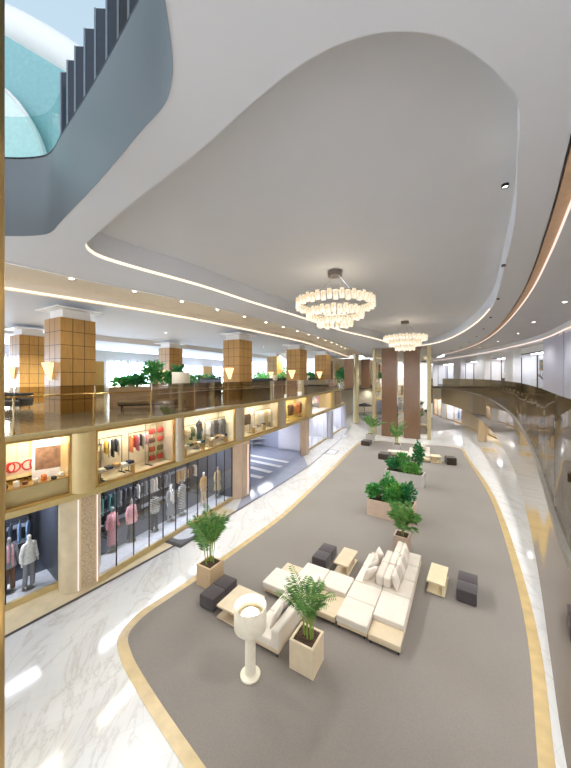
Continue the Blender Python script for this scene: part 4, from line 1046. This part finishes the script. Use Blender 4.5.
# ================================================================ SHOP CONTENTS
# ---- mannequins
def skin_body(arm=(.16,-.02)):
    """standing display figure about 1.8 m, grown as one surface"""
    J = {}; vs = []; es = []; rad = []
    def v(n, p, r, par=None):
        J[n] = len(vs); vs.append(p); rad.append(r)
        if par: es.append((J[par], J[n]))
    v('pelvis',(0,0,.95),(.15,.105)); v('waist',(0,-.005,1.12),(.115,.085),'pelvis'); v('chest',(0,0,1.32),(.145,.10),'waist'); v('neck0',(0,.01,1.46),(.075,.065),'chest')
    v('neck',(0,.005,1.53),(.045,.048),'neck0'); v('chin',(0,-.02,1.60),(.06,.07),'neck'); v('head',(0,-.015,1.68),(.075,.09),'chin'); v('crown',(0,-.005,1.765),(.055,.065),'head')
    for s, n in ((1,'l'),(-1,'r')):
        v('sh'+n,(s*.17,.0,1.43),(.055,.055),'chest'); v('el'+n,(s*(.17+arm[0]*.5),.03,1.15),(.040,.040),'sh'+n); v('wr'+n,(s*(.17+arm[0]*.7),arm[1]-.03,.92),(.026,.030),'el'+n); v('ha'+n,(s*(.17+arm[0]*.7),arm[1]-.06,.80),(.022,.036),'wr'+n)
        v('hip'+n,(s*.09,0,.88),(.085,.09),'pelvis'); v('kn'+n,(s*.10,-.01-.03*s,.50),(.055,.06),'hip'+n); v('an'+n,(s*.11,.03-.05*s,.10),(.036,.04),'kn'+n); v('to'+n,(s*.125,-.10-.05*s,.035),(.04,.028),'an'+n)
    me = bpy.data.meshes.new('b'); me.from_pydata(vs, es, []); o = bpy.data.objects.new('b', me); COL.objects.link(o)
    md = o.modifiers.new('s', 'SKIN')
    for i, r in enumerate(rad): me.skin_vertices[0].data[i].radius = r
    me.skin_vertices[0].data[0].use_root = True
    sb = o.modifiers.new('u', 'SUBSURF'); sb.levels = 1
    dg = bpy.context.evaluated_depsgraph_get(); out = bpy.data.meshes.new_from_object(o.evaluated_get(dg))
    bpy.data.objects.remove(o)
    for p in out.polygons: p.use_smooth = True
    return out
BODY = skin_body()
bodies = {}
for k in ('mann','mann_w','skin_d'):
    b = BODY.copy(); b.materials.clear(); b.materials.append(M[k]); bodies[k] = b
def coat_mb(hem, flare, sl=1.0):
    mb = MB()
    mb.lathe([(.25*flare,hem),(.215*flare if hem > .7 else .215,max(hem+.15,.9)),(.16,1.12),(.195,1.32),(.19,1.42),(.11,1.49),(.075,1.51)], 20, sy=.68, cap=False)
    for s in (1,-1):
        P0, P1, P2 = Vector((s*.17,0,1.43)), Vector((s*.25,.03,1.15)), Vector((s*.282,-.045,.92))
        mb.tube([P0+Vector((-s*.05,0,.02)), P0, P0.lerp(P1,.5), P1, P1.lerp(P2,.5*sl), P1.lerp(P2,.95*sl)], [.07,.085,.08,.07,.066,.06], 10)
    mb.lathe([(.09,1.46),(.105,1.53),(.085,1.56),(.07,1.50)], 16, sy=.85, cap=False)
    return mb
def trousers_mb(w=1.0):
    mb = MB(); mb.lathe([(.17,.85),(.175,.95),(.15,1.08)], 16, sy=.7)
    for s in (1,-1): mb.tube([(s*.085,0,.95),(s*.09,0,.85),(s*.10,-.01-.03*s,.5),(s*.11,.03-.05*s,.09)], [.10,.10*w,.085*w,.075*w], 10)
    return mb
def cm(c): return M['stripe'] if c == 'stripe' else CLOTH[c]
def mannequin(px, py, z, dirz, label, body, coat=None, hem=.35, trou=None, scarf=None, flare=1.0, scale=1.05, d=None, group='dressed shop mannequins'):
    x, y = XD(px, d) if d else P(px, py, z)
    t = thing('mannequin', label, 'mannequin', (x, y, z), dirz, group); t.scale = (scale*.84, scale*.84, scale)
    link('body', bodies[body], t)
    MB().lathe([(.0,0),(.22,0),(.22,.012),(0,.014)], 20, cap=False).build('stand', M['chrome'], t)
    if trou: trousers_mb().build('trousers', cm(trou), t, smooth=60)
    if coat: coat_mb(hem, flare).build('coat' if hem < .8 else 'jacket', cm(coat), t, smooth=60)
    if scarf: MB().tube([(-.06,-.10,1.0),(-.07,-.12,1.3),(-.06,-.06,1.50),(0,.07,1.53),(.06,-.06,1.50),(.06,-.12,1.25),(.05,-.13,.85)], [.05,.05,.04,.04,.04,.05,.05], 8).build('scarf', cm(scarf), t, smooth=60)
    return t
fz = -math.radians(25); fr = PI/2+fz   # facing the hall: local -y towards the walk
face = PI/2 - math.radians(25)
mannequin(29, 588, .16, face+.1, 'mannequin in a cream hooded sweater and grey trousers in the leftmost lower window', 'mann_w', 'white', .86, 'grey', None, 1.0)
mannequin(9, 592, .16, face, 'mannequin in a grey and rose outfit at the left edge of the leftmost lower window', 'mann', 'grey', .8, 'brown', 'rose')
mannequin(112.5, 551, .16, face, 'mannequin in a long dusty pink coat, leftmost in the long fashion window', 'mann', 'pink', .3, None, 'rose', 1.0)
mannequin(131.5, 541, .16, face, 'mannequin in a pink jacket and charcoal trousers in the long fashion window', 'mann', 'rose', .8, 'charcoal', None, 1.15)
mannequin(154.5, 531, .16, face, 'mannequin in a black and white striped sweater in the long fashion window', 'skin_d', 'stripe', .86, 'black', None, 1.15)
mannequin(170.5, 521, .16, face, 'mannequin in a long pale grey hooded coat in the long fashion window', 'mann_w', 'grey', .32, None, 'white', 1.1)
mannequin(182, 515, .16, face, 'mannequin in a long striped coat in the long fashion window', 'mann', 'stripe', .35, None, None, 1.05)
mannequin(203.5, 504.5, .16, face, 'mannequin in a tan jacket and tan trousers, second from the right in the long window', 'mann_w', 'tan', .75, 'beige', None, 1.0)
mannequin(217.5, 497, .16, face, 'mannequin in a belted beige coat, rightmost in the long fashion window', 'mann', 'beige', .45, None, None, 1.25)
x, y = P(456, 424)
fr_ = -PI/2-math.radians(25)
def rmann(px, off, label, c, tr=None):
    s = ray_s(WALL_R, px); (x, y), a = walk(WALL_R, s); nx, ny = math.sin(a), -math.cos(a)
    t = mannequin(0, 0, .01, a-PI, label, 'mann', c, .5, tr, None, 1.1, 1.05, 10); t.location = (x+nx*off, y+ny*off, .01)
rmann(437.0, .9, 'red clad mannequin in the farthest lit window on the right ground floor', 'red')
rmann(440.0, .9, 'yellow clad mannequin in the farthest lit window on the right ground floor', 'yellow')
rmann(453, .9, 'blue clad mannequin in the bright right ground floor window', 'blue')
rmann(456.5, .9, 'rose clad mannequin in the bright right ground floor window', 'rose')
rmann(494, .9, 'cream clad mannequin in the nearer right ground floor window, left one', 'cream')
rmann(499.5, .9, 'dark clad mannequin in the nearer right ground floor window, right one', 'charcoal')

# ---- hanging clothes: rails and garments
gcache = {}
def garment_me(kind, col):
    """hanging garment seen on its hanger; local x across the rail, z down from the rail"""
    if (kind, col) in gcache: return gcache[kind, col]
    Lg = {'long': 1.05, 'mid': .78, 'short': .6}[kind]; th = .05
    out = [(.03,-.10),(.20,-.16),(.245,-.42 if kind != 'short' else -.36),(.19,-.42 if kind != 'short' else -.36),(.20,-Lg),( -.20,-Lg),(-.19,-.42),(-.245,-.42),(-.20,-.16),(-.03,-.10)]
    if kind == 'short': out = [(a, -.36 if b == -.42 else b) for a, b in out]
    mb = MB(); n = len(out)
    vs = [(x*.95, -th/2, z) for x, z in out] + [(x*.95, th/2, z) for x, z in out]
    fs = [(0,1,2,3,6,7,8,9),(3,4,5,6)]
    fs = fs + [tuple(n+i for i in f[::-1]) for f in fs] + [(i,(i+1) % n, n+(i+1) % n, n+i) for i in range(n)]
    mb.add(vs, fs)
    mb.tube([(0,0,-.11),(0,0,-.03),(.025,0,.0),(.0,0,.022),(-.02,0,.005)], .006, 4, 1)
    gcache[kind, col] = mb.mesh('hanging_garment', [cm(col), M['chrome']])
    return gcache[kind, col]
def rail(cx, cy, z, an, L, zr, cols, kinds, place, gname, sp=.16, legs=True, turn=PI/2-.35):
    """rail with its garments; an = direction along the rail"""
    t = thing('clothes_rail', 'metal clothes rail %s' % place, 'clothes rail', (cx, cy, z), an)
    MB().cyl((-L/2,0,zr),(L/2,0,zr),.014,n=8).build('bar', M['black'], t)
    for s in (-1,1): MB().cyl((s*L/2,0,0),(s*L/2,0,zr+.02),.014,n=8).box(s*L/2,0,0,.04,.45,.03).build('upright', M['black'], t)
    n = int((L-.2)/sp); c, s_ = math.cos(an), math.sin(an)
    for i in range(n):
        u = -L/2+.12+(L-.24)*i/max(1, n-1); col = cols[(i*len(cols))//n]
        o = link('hanging_garment', garment_me(kinds[i % len(kinds)], col), None, None, (cx+u*c, cy+u*s_, z+zr), an+turn+rng.uniform(-.1,.1))
        tag(o, '%s garment, %s from left on the rail %s' % ('striped' if col == 'stripe' else col, ORD[min(i,19)], place), 'garment', gname)
def niche_at(px, depth):
    s = ray_s(FAS, px); (x, y), an = walk(FAS, s); o = inn(an, depth); return x+o[0], y+o[1], an
ZN = 3.52
def nrail(xa, xb, depth, zr, cols, kinds, place, z=ZN, sp=.12, turn=PI/2-.35):
    x0, y0, a0 = niche_at(xa, depth); x1, y1, a1 = niche_at(xb, depth); L = math.hypot(x1-x0, y1-y0)
    rail((x0+x1)/2, (y0+y1)/2, z, math.atan2(y1-y0, x1-x0), L, zr, cols, kinds, place, 'clothes on display rails', sp, True, turn)
# second lit bay
nrail(98, 107, .4, 1.35, ['teal','blue','teal','olive'], ['long'], 'at the left of the second lit bay')
nrail(110, 133, .68, 1.5, ['cream','yellow','cream','charcoal','navy','cream'], ['mid','short','mid'], 'in the middle of the second lit bay')
nrail(137, 157, .5, 1.55, ['orange','red','pink','black','cream','rose'], ['mid','short'], 'of red clothes in the second lit bay')
# third bay
nrail(186, 206, .66, 1.35, ['tan','beige','cream','olive','white'], ['mid','short'], 'at the left of the third lit bay', sp=.14)
nrail(214, 233, .62, 1.45, ['white','grey','black','stripe','charcoal'], ['mid','long'], 'at the right of the third lit bay', sp=.15)
# fourth bay
nrail(246, 256, .5, 1.45, ['black','charcoal','brown'], ['mid'], 'at the left of the fourth lit bay', sp=.16)
nrail(262, 277, .64, 1.45, ['cream','white','beige','cream'], ['long'], 'with cream coats in the fourth lit bay', sp=.18)
nrail(294, 305.5, .5, 1.5, ['brown','tan','orange','brown'], ['long','mid'], 'with brown clothes in the fifth lit bay', sp=.18)
nrail(313, 329, 1.3, 1.5, ['lilac','pink','white','rose'], ['mid'], 'in the sixth white lit bay', sp=.35)
for (px, dep, lab, c, b) in [(258.5,.6,'white mannequin in a pale top in the fourth lit bay','cream','mann_w'),(209.5,.7,'grey mannequin in a black jacket in the middle of the third lit bay','black','mann'),(289.5,.6,'mannequin in a bright green coat in the fifth lit bay','green','mann_w')]:
    x, y, an = niche_at(px, dep)
    t = mannequin(0,0,ZN,an+PI/2*0, lab, b, c, .55, None, None, 1.1, .95, 10); t.location = (x, y, ZN); t.rotation_euler[2] = an
# round bags on the wall of the second bay, framed boards elsewhere
k = 0
for r_ in range(4):
    for px in (162, 170):
        x, y, an = niche_at(px, .62)
        t = thing('handbag', '%s handbag on the second lit bay wall grid, %s row, %s' % ('red' if k % 3 != 2 else 'brown', ORD[r_], 'left' if px == 162 else 'right'), 'handbag', (x, y, 4.95-.4*r_), an, 'handbags on the wall grid')
        MB().rbox(0,0,-.12,.32,.14,.24,.07,0,3).build('bag', CLOTH['red'] if k % 3 != 2 else CLOTH['brown'], t, smooth=50)
        MB().tube([(-.1,0,.1),(-.08,0,.24),(0,0,.3),(.08,0,.24),(.1,0,.1)], .012, 6).build('handle', M['brass'], t); k += 1
x0, y0, a0 = niche_at(166, .72)
gd = thing('wall_grid', 'metal display grid carrying handbags in the second lit bay', 'rack', (x0, y0, ZN), a0)
mb = MB()
for q in range(5): mb.box(0,0,.1+q*.4,1.0,.02,.02)
mb.build('shelf_rail', M['chrome'], gd)
for q in (-.5,.5): MB().box(q,0,0,.025,.025,1.85).build('upright', M['chrome'], gd)
# low tables with folded clothes in bays 2..4
for (px, dep, place) in [(120,.24,'at the front of the second lit bay'),(198,.25,'at the front left of the third lit bay'),(222,.24,'at the front right of the third lit bay'),(262,.24,'at the front of the fourth lit bay')]:
    x, y, an = niche_at(px, dep)
    t = thing('display_table', 'low display table %s' % place, 'table', (x, y, ZN), an)
    MB().box(0,0,.36,1.5,.28,.04).build('tabletop', M['table'], t)
    for q in (-.7,.7): MB().box(q,0,0,.04,.24,.36).build('leg', M['brass'], t)
    for q in range(5):
        col = ['cream','charcoal','tan','white','navy'][q]
        o = MB().rbox(0,0,0,.24,.26,.09+.03*(q % 3),.03,0,2).build('folded_clothes', CLOTH[col], None, 50, loc=(x+(-.58+.29*q)*math.cos(an), y+(-.58+.29*q)*math.sin(an), ZN+.402), rz=an)
        tag(o, '%s folded clothes on low table %s' % (col, place), 'folded clothes', 'folded clothes on low tables')
# first bay: eyewear shop with posters
for i, (px, wd) in enumerate([(14,.55),(31,.8),(47,.4)]):
    x, y, an = niche_at(px, .95)
    t = thing('eyewear_poster', 'pale poster with red framed spectacles, %s in the first lit bay' % ['left','middle','right'][i], 'poster', (x, y, 4.15), an)
    MB().box(0,0,0,wd,.03,1.15).build('board', M['niche_y'] if i != 1 else pbr('pale yellow board','efdfae',.6), t)
    mb = MB()
    for s in (-1,1):
        cxx = s*wd*.22; pts = [(cxx+wd*.19*math.cos(a), -.03, .38+.15*math.sin(a)) for a in [2*PI*j/16 for j in range(17)]]
        mb.tube(pts, .022, 5)
    mb.tube([(-wd*.05,-.03,.4),(0,-.03,.44),(wd*.05,-.03,.4)], .018, 5)
    mb.build('spectacles', CLOTH['red'], t, smooth=True)
    MB().box(0,-.018,.12,wd*.94,.006,.48).build('portrait', pbr('rosy print %d' % i,'e6c9bd',.6,0,.15,4), t)
x, y, an = niche_at(61, .8)
t = thing('tall_poster', 'tall white poster with a brown portrait at the right of the first lit bay', 'poster', (x, y, 4.0), an-.25)
MB().box(0,0,0,1.0,.04,1.35).build('board', M['shopwhite'], t); MB().box(0,-.023,.3,.84,.006,.75).build('print', pbr('brown portrait print','8a6750',.6,0,.5,5), t)
x, y, an = niche_at(36, .4)
t = thing('display_counter', 'long gold counter under the spectacles posters in the first lit bay', 'counter', (x, y, ZN), an)
MB().box(0,0,0,3.4,.5,.5).build('body', M['cream_panel'], t); MB().box(0,0,.5,3.5,.56,.03).build('countertop', M['brass'], t)
for q in range(14):
    col = ['white','brown','cream','orange','charcoal'][q % 5]; u = -1.6+q*.24
    o = MB().rbox(0,0,0,.13,.1,.08+.05*(q % 3),.015,0,2).build('eyewear_case', CLOTH[col], None, 50, loc=(x+u*math.cos(an)+.1*(q % 2)*math.sin(an), y+u*math.sin(an)-.1*(q % 2)*math.cos(an), ZN+.532), rz=an+.2*(q % 3))
    tag(o, '%s eyewear case on the gold counter of the first lit bay, %s from the left' % (col, ORD[q]), 'case', 'eyewear cases on the counter')
mb = MB(); x, y, an = niche_at(30, 1.07)
t = thing('display_shelf', 'grid of small shelves with spectacles above the posters in the first lit bay', 'shelf', (x, y, ZN), an)
for q in range(6): mb.box(0,0,.55+.2*q,3.2,.14,.015)
mb.build('shelf_boards', M['brass'], t)
for q in range(36):
    MB().box(-1.5+.26*(q % 12),-.03,.567+.6*(q//12)+(.0),.16,.05,.05).build('spectacles', CLOTH[['brown','black','tan'][q % 3]], t)
# ---- inside the long ground floor window: racks behind the figures
def grail(base, s0, s1, dep, zr, cols, kinds, place, sp=.2, z=.16):
    a, an = walk(base, s0); b, _ = walk(base, s1); o = inn(an, dep)
    rail((a[0]+b[0])/2+o[0], (a[1]+b[1])/2+o[1], z, an, math.dist(a, b), zr, cols, kinds, place, 'clothes on ground floor rails', sp)
L1_ = length(G1)
grail(G1, .3, 1.9, 2.4, 1.9, ['orange','red','cream','teal','teal'], ['mid'], 'at left rear of long window')
grail(G1, 2.1, 3.9, 2.6, 1.9, ['teal','grey','charcoal','navy','white'], ['mid','long'], 'at left centre rear of long window')
grail(G1, 4.1, 5.9, 2.6, 1.9, ['grey','cream','black','grey'], ['mid'], 'at right centre rear of long window')
grail(G1, 6.1, 7.8, 2.4, 1.9, ['tan','beige','brown','cream'], ['mid','short'], 'at right rear of long window')
grail(G0, 2.2, 5.2, 1.9, 1.9, ['charcoal','brown','teal','green','navy','blue'], ['mid','long'], 'behind the figures of the leftmost lower window', .22)
grail(G2, .6, 3.2, 1.6, 1.8, ['pink','white','lilac','rose','grey'], ['mid'], 'in the white shop beyond the passage', .35, .16)
def shelf(base, s0, s1, dep, place):
    a, an = walk(base, s0); b, _ = walk(base, s1); o = inn(an, dep); L = math.dist(a, b)
    cx, cy = (a[0]+b[0])/2+o[0], (a[1]+b[1])/2+o[1]
    t = thing('shelving_unit', 'dark wall shelving %s' % place, 'shelves', (cx, cy, .16), an)
    for q in range(5): MB().box(0,0,.3+q*.6,L,.36,.03).build('shelf', M['grey_shop'], t)
    for u in (-L/2, 0, L/2): MB().box(u,0,0,.04,.36,2.9).build('upright', M['black'], t)
    n = max(3, int(L/.34))
    for r_ in range(3, 5):
        for q in range(n):
            u = -L/2+.2+(L-.4)*q/(n-1); col = ['white','grey','navy','cream','teal','black','beige'][(q*3+r_) % 7]
            o2 = MB().rbox(0,0,0,.22,.26,.14+.05*((q+r_) % 3),.03,0,2).build('folded_clothes', CLOTH[col], None, 50, loc=(cx+u*math.cos(an), cy+u*math.sin(an), .16+.333+r_*.6), rz=an)
            tag(o2, '%s folded clothes, %s shelf %s, %s from left' % (col, 'top' if r_ == 4 else 'lower', place, ORD[q]), 'folded clothes', 'folded clothes on dark shelves')
shelf(G1, .4, 4.0, 3.1, 'at the back left of the long window'); shelf(G1, 4.2, 7.8, 3.1, 'at the back right of the long window')
shelf(G0, 2.4, 5.2, 2.35, 'at the back of the leftmost lower window')
# ================================================================ LIGHT AND CAMERA
def area(name, loc, sx, sy, energy, col=(1,.95,.88), rot=(0,0,0)):
    L = bpy.data.lights.new(name, 'AREA'); L.shape = 'RECTANGLE'; L.size = sx; L.size_y = sy; L.energy = energy; L.color = col
    o = bpy.data.objects.new(name, L); COL.objects.link(o); o.location = loc; o.rotation_euler = rot; return o
# recessed ceiling downlights (visible fittings with lamps, most of them added for brightness)
dl = MB().lathe([(.09,0),(.12,0),(.12,.015),(.09,.015)], 20, cap=False).mesh('rim', M['white'])
dd = MB().lathe([(0,.01),(.088,.01)], 20, cap=False).mesh('lens', M['bulb'])
def downlight(x, y, z, label, energy, aim=0):
    t = thing('downlight', label, 'light', (x, y, z-.016), 0, 'small round ceiling downlights')
    link('trim_ring', dl, t); link('lens', dd, t)
    L = bpy.data.lights.new('downlight', 'SPOT'); L.energy = energy; L.color = (.95,.98,1); L.spot_size = 2.4; L.spot_blend = .6; L.shadow_soft_size = .12
    o = bpy.data.objects.new('downlight_lamp', L); COL.objects.link(o); o.location = (x, y, z-.05)
    if aim: L.spot_size = 1.95; L.spot_blend = .9; o.rotation_euler = Vector((aim*.84, -aim*.54, -z)).to_track_quat('-Z','Y').to_euler()
MID = [((a[0]+b[0])/2, (a[1]+b[1])/2) for a, b in zip(sub(T1, 0, length(T1), 40), sub(T2, 0, length(T2), 40))]
MIDL = length(MID)
for i in range(9):
    (x, y), _ = walk(MID, 6.5+i*5.0)
    downlight(x, y, ZC+.45, 'small round downlight in the left ceiling cove, %s from the camera' % ORD[i], 2000, 11)
    (x, y), _ = walk(MID, 9.0+i*5.0)
    downlight(x, y, ZC+.45, 'added fill downlight in the left ceiling cove between brighter ones, %s from the camera' % ORD[i], 380)  # second row, added to brighten the oak columns
RM = offset(WALL_R, -2.0); k = 0
for i in range(8):
    (x, y), _ = walk(RM, 6+i*6.0); downlight(x, y, ZC-.02, 'added fill downlight over the right balcony, %s from the camera' % ORD[i], 550)  # fittings added to brighten the right balcony
U2 = offset(T2, -6.0)
for i in range(7):
    (x, y), _ = walk(U2, 9+i*7.0); downlight(x, y, ZC-.05, 'added fill downlight over the left upper floor, %s from the camera' % ORD[i], 4500)  # fittings added to brighten the upper floor and its columns
# slot spot heads shifted onto the soffit, extra ones added to light the walk
SM = offset(SLOT, -.8); LSM = length(SM)
for i in range(9):
    (x, y), a_ = walk(SM, 8.6+i*5.0)
    t = thing('spotlight', 'added dark spotlight head beside the right ceiling slot, %s from the camera' % ORD[i], 'light', (x, y, ZC-.02), 0, 'added spotlight heads beside the ceiling slot')
    MB().lathe([(.05,.03),(.062,.03),(.062,-.03),(.05,-.03),(.048,.02)], 14, cap=False).build('housing', M['black'], t, smooth=40)
    MB().lathe([(0,.0),(.048,.0)], 14, cap=False).build('lens', M['bulb'], t)
    L = bpy.data.lights.new('spot', 'SPOT'); L.energy = 1500; L.color = (.95,.98,1); L.spot_size = 1.9; L.spot_blend = .8; L.shadow_soft_size = .35
    o = bpy.data.objects.new('spot_lamp', L); COL.objects.link(o); o.location = (x, y, ZC-.1)
    tgt = Vector((x-1.5*math.sin(a_)-(1.5 if i == 0 else 0), y+1.5*math.cos(a_)-(3.6 if i == 0 else 0), 0)); o.rotation_euler = (tgt-o.location).to_track_quat('-Z','Y').to_euler()
UB = offset(RAIL_R, 1.5); UBL = length(UB)
for i in range(9):
    (x, y), _ = walk(UB, 5.5+i*5.0); downlight(x, y, ZF0, 'added fill downlight under the right balcony, %s from the camera' % ORD[i], 170)  # added to lift the shade on the marble below the balcony
# downlights added to lift the dark far end and its fascia reflection
for i, (x, y, z) in enumerate([(12,52,ZC),(19,56,ZC),(25,58,ZC),(15,47,ZC),(11,60,5.3),(18,63.5,5.3),(25,63.5,5.3)]):
    downlight(x, y, z, 'added far end fill downlight, %s from the left on the %s level' % (ORD[i if i < 4 else i-4], 'upper' if i < 4 else 'lower'), 2500 if i < 4 else 400)
W = bpy.data.worlds.new('World'); SC.world = W; W.use_nodes = True
nt = W.node_tree; bg = nt.nodes['Background']
tc = nt.nodes.new('ShaderNodeTexCoord'); sp = nt.nodes.new('ShaderNodeSeparateXYZ'); rp = nt.nodes.new('ShaderNodeValToRGB')
nt.links.new(tc.outputs['Generated'], sp.inputs[0]); nt.links.new(sp.outputs['Z'], rp.inputs['Fac'])
rp.color_ramp.elements[0].position = 0; rp.color_ramp.elements[0].color = (.92,.94,1,1)
rp.color_ramp.elements[1].position = .8; rp.color_ramp.elements[1].color = (.55,.76,.92,1)
nt.links.new(rp.outputs[0], bg.inputs[0]); mr = nt.nodes.new('ShaderNodeMapRange'); mr.inputs[1].default_value = .1; mr.inputs[2].default_value = .55; mr.inputs[3].default_value = 2.8; mr.inputs[4].default_value = 1.0; nt.links.new(sp.outputs['Z'], mr.inputs[0]); nt.links.new(mr.outputs[0], bg.inputs[1])

cam = bpy.data.cameras.new('camera'); co = bpy.data.objects.new('camera', cam); COL.objects.link(co)
co.location = (0, 0, H); co.rotation_euler = (PI/2, 0, 0)
cam.sensor_fit = 'VERTICAL'; cam.sensor_height = 36; cam.sensor_width = 36*571/768; cam.lens = 36*F/768
cam.shift_y = -(384-HY)/768; cam.clip_start = .05; cam.clip_end = 400
SC.camera = co
vs = SC.view_settings; vs.view_transform = 'Standard'; vs.look = 'None'; vs.exposure = -0.08; vs.gamma = 1.0
try: vs.use_curve_mapping = False
except Exception: pass
SC.cycles.max_bounces = 10; SC.cycles.diffuse_bounces = 5; SC.cycles.glossy_bounces = 5; SC.cycles.transparent_max_bounces = 24
SC.cycles.use_denoising = True
SC.cycles.sample_clamp_indirect = 6
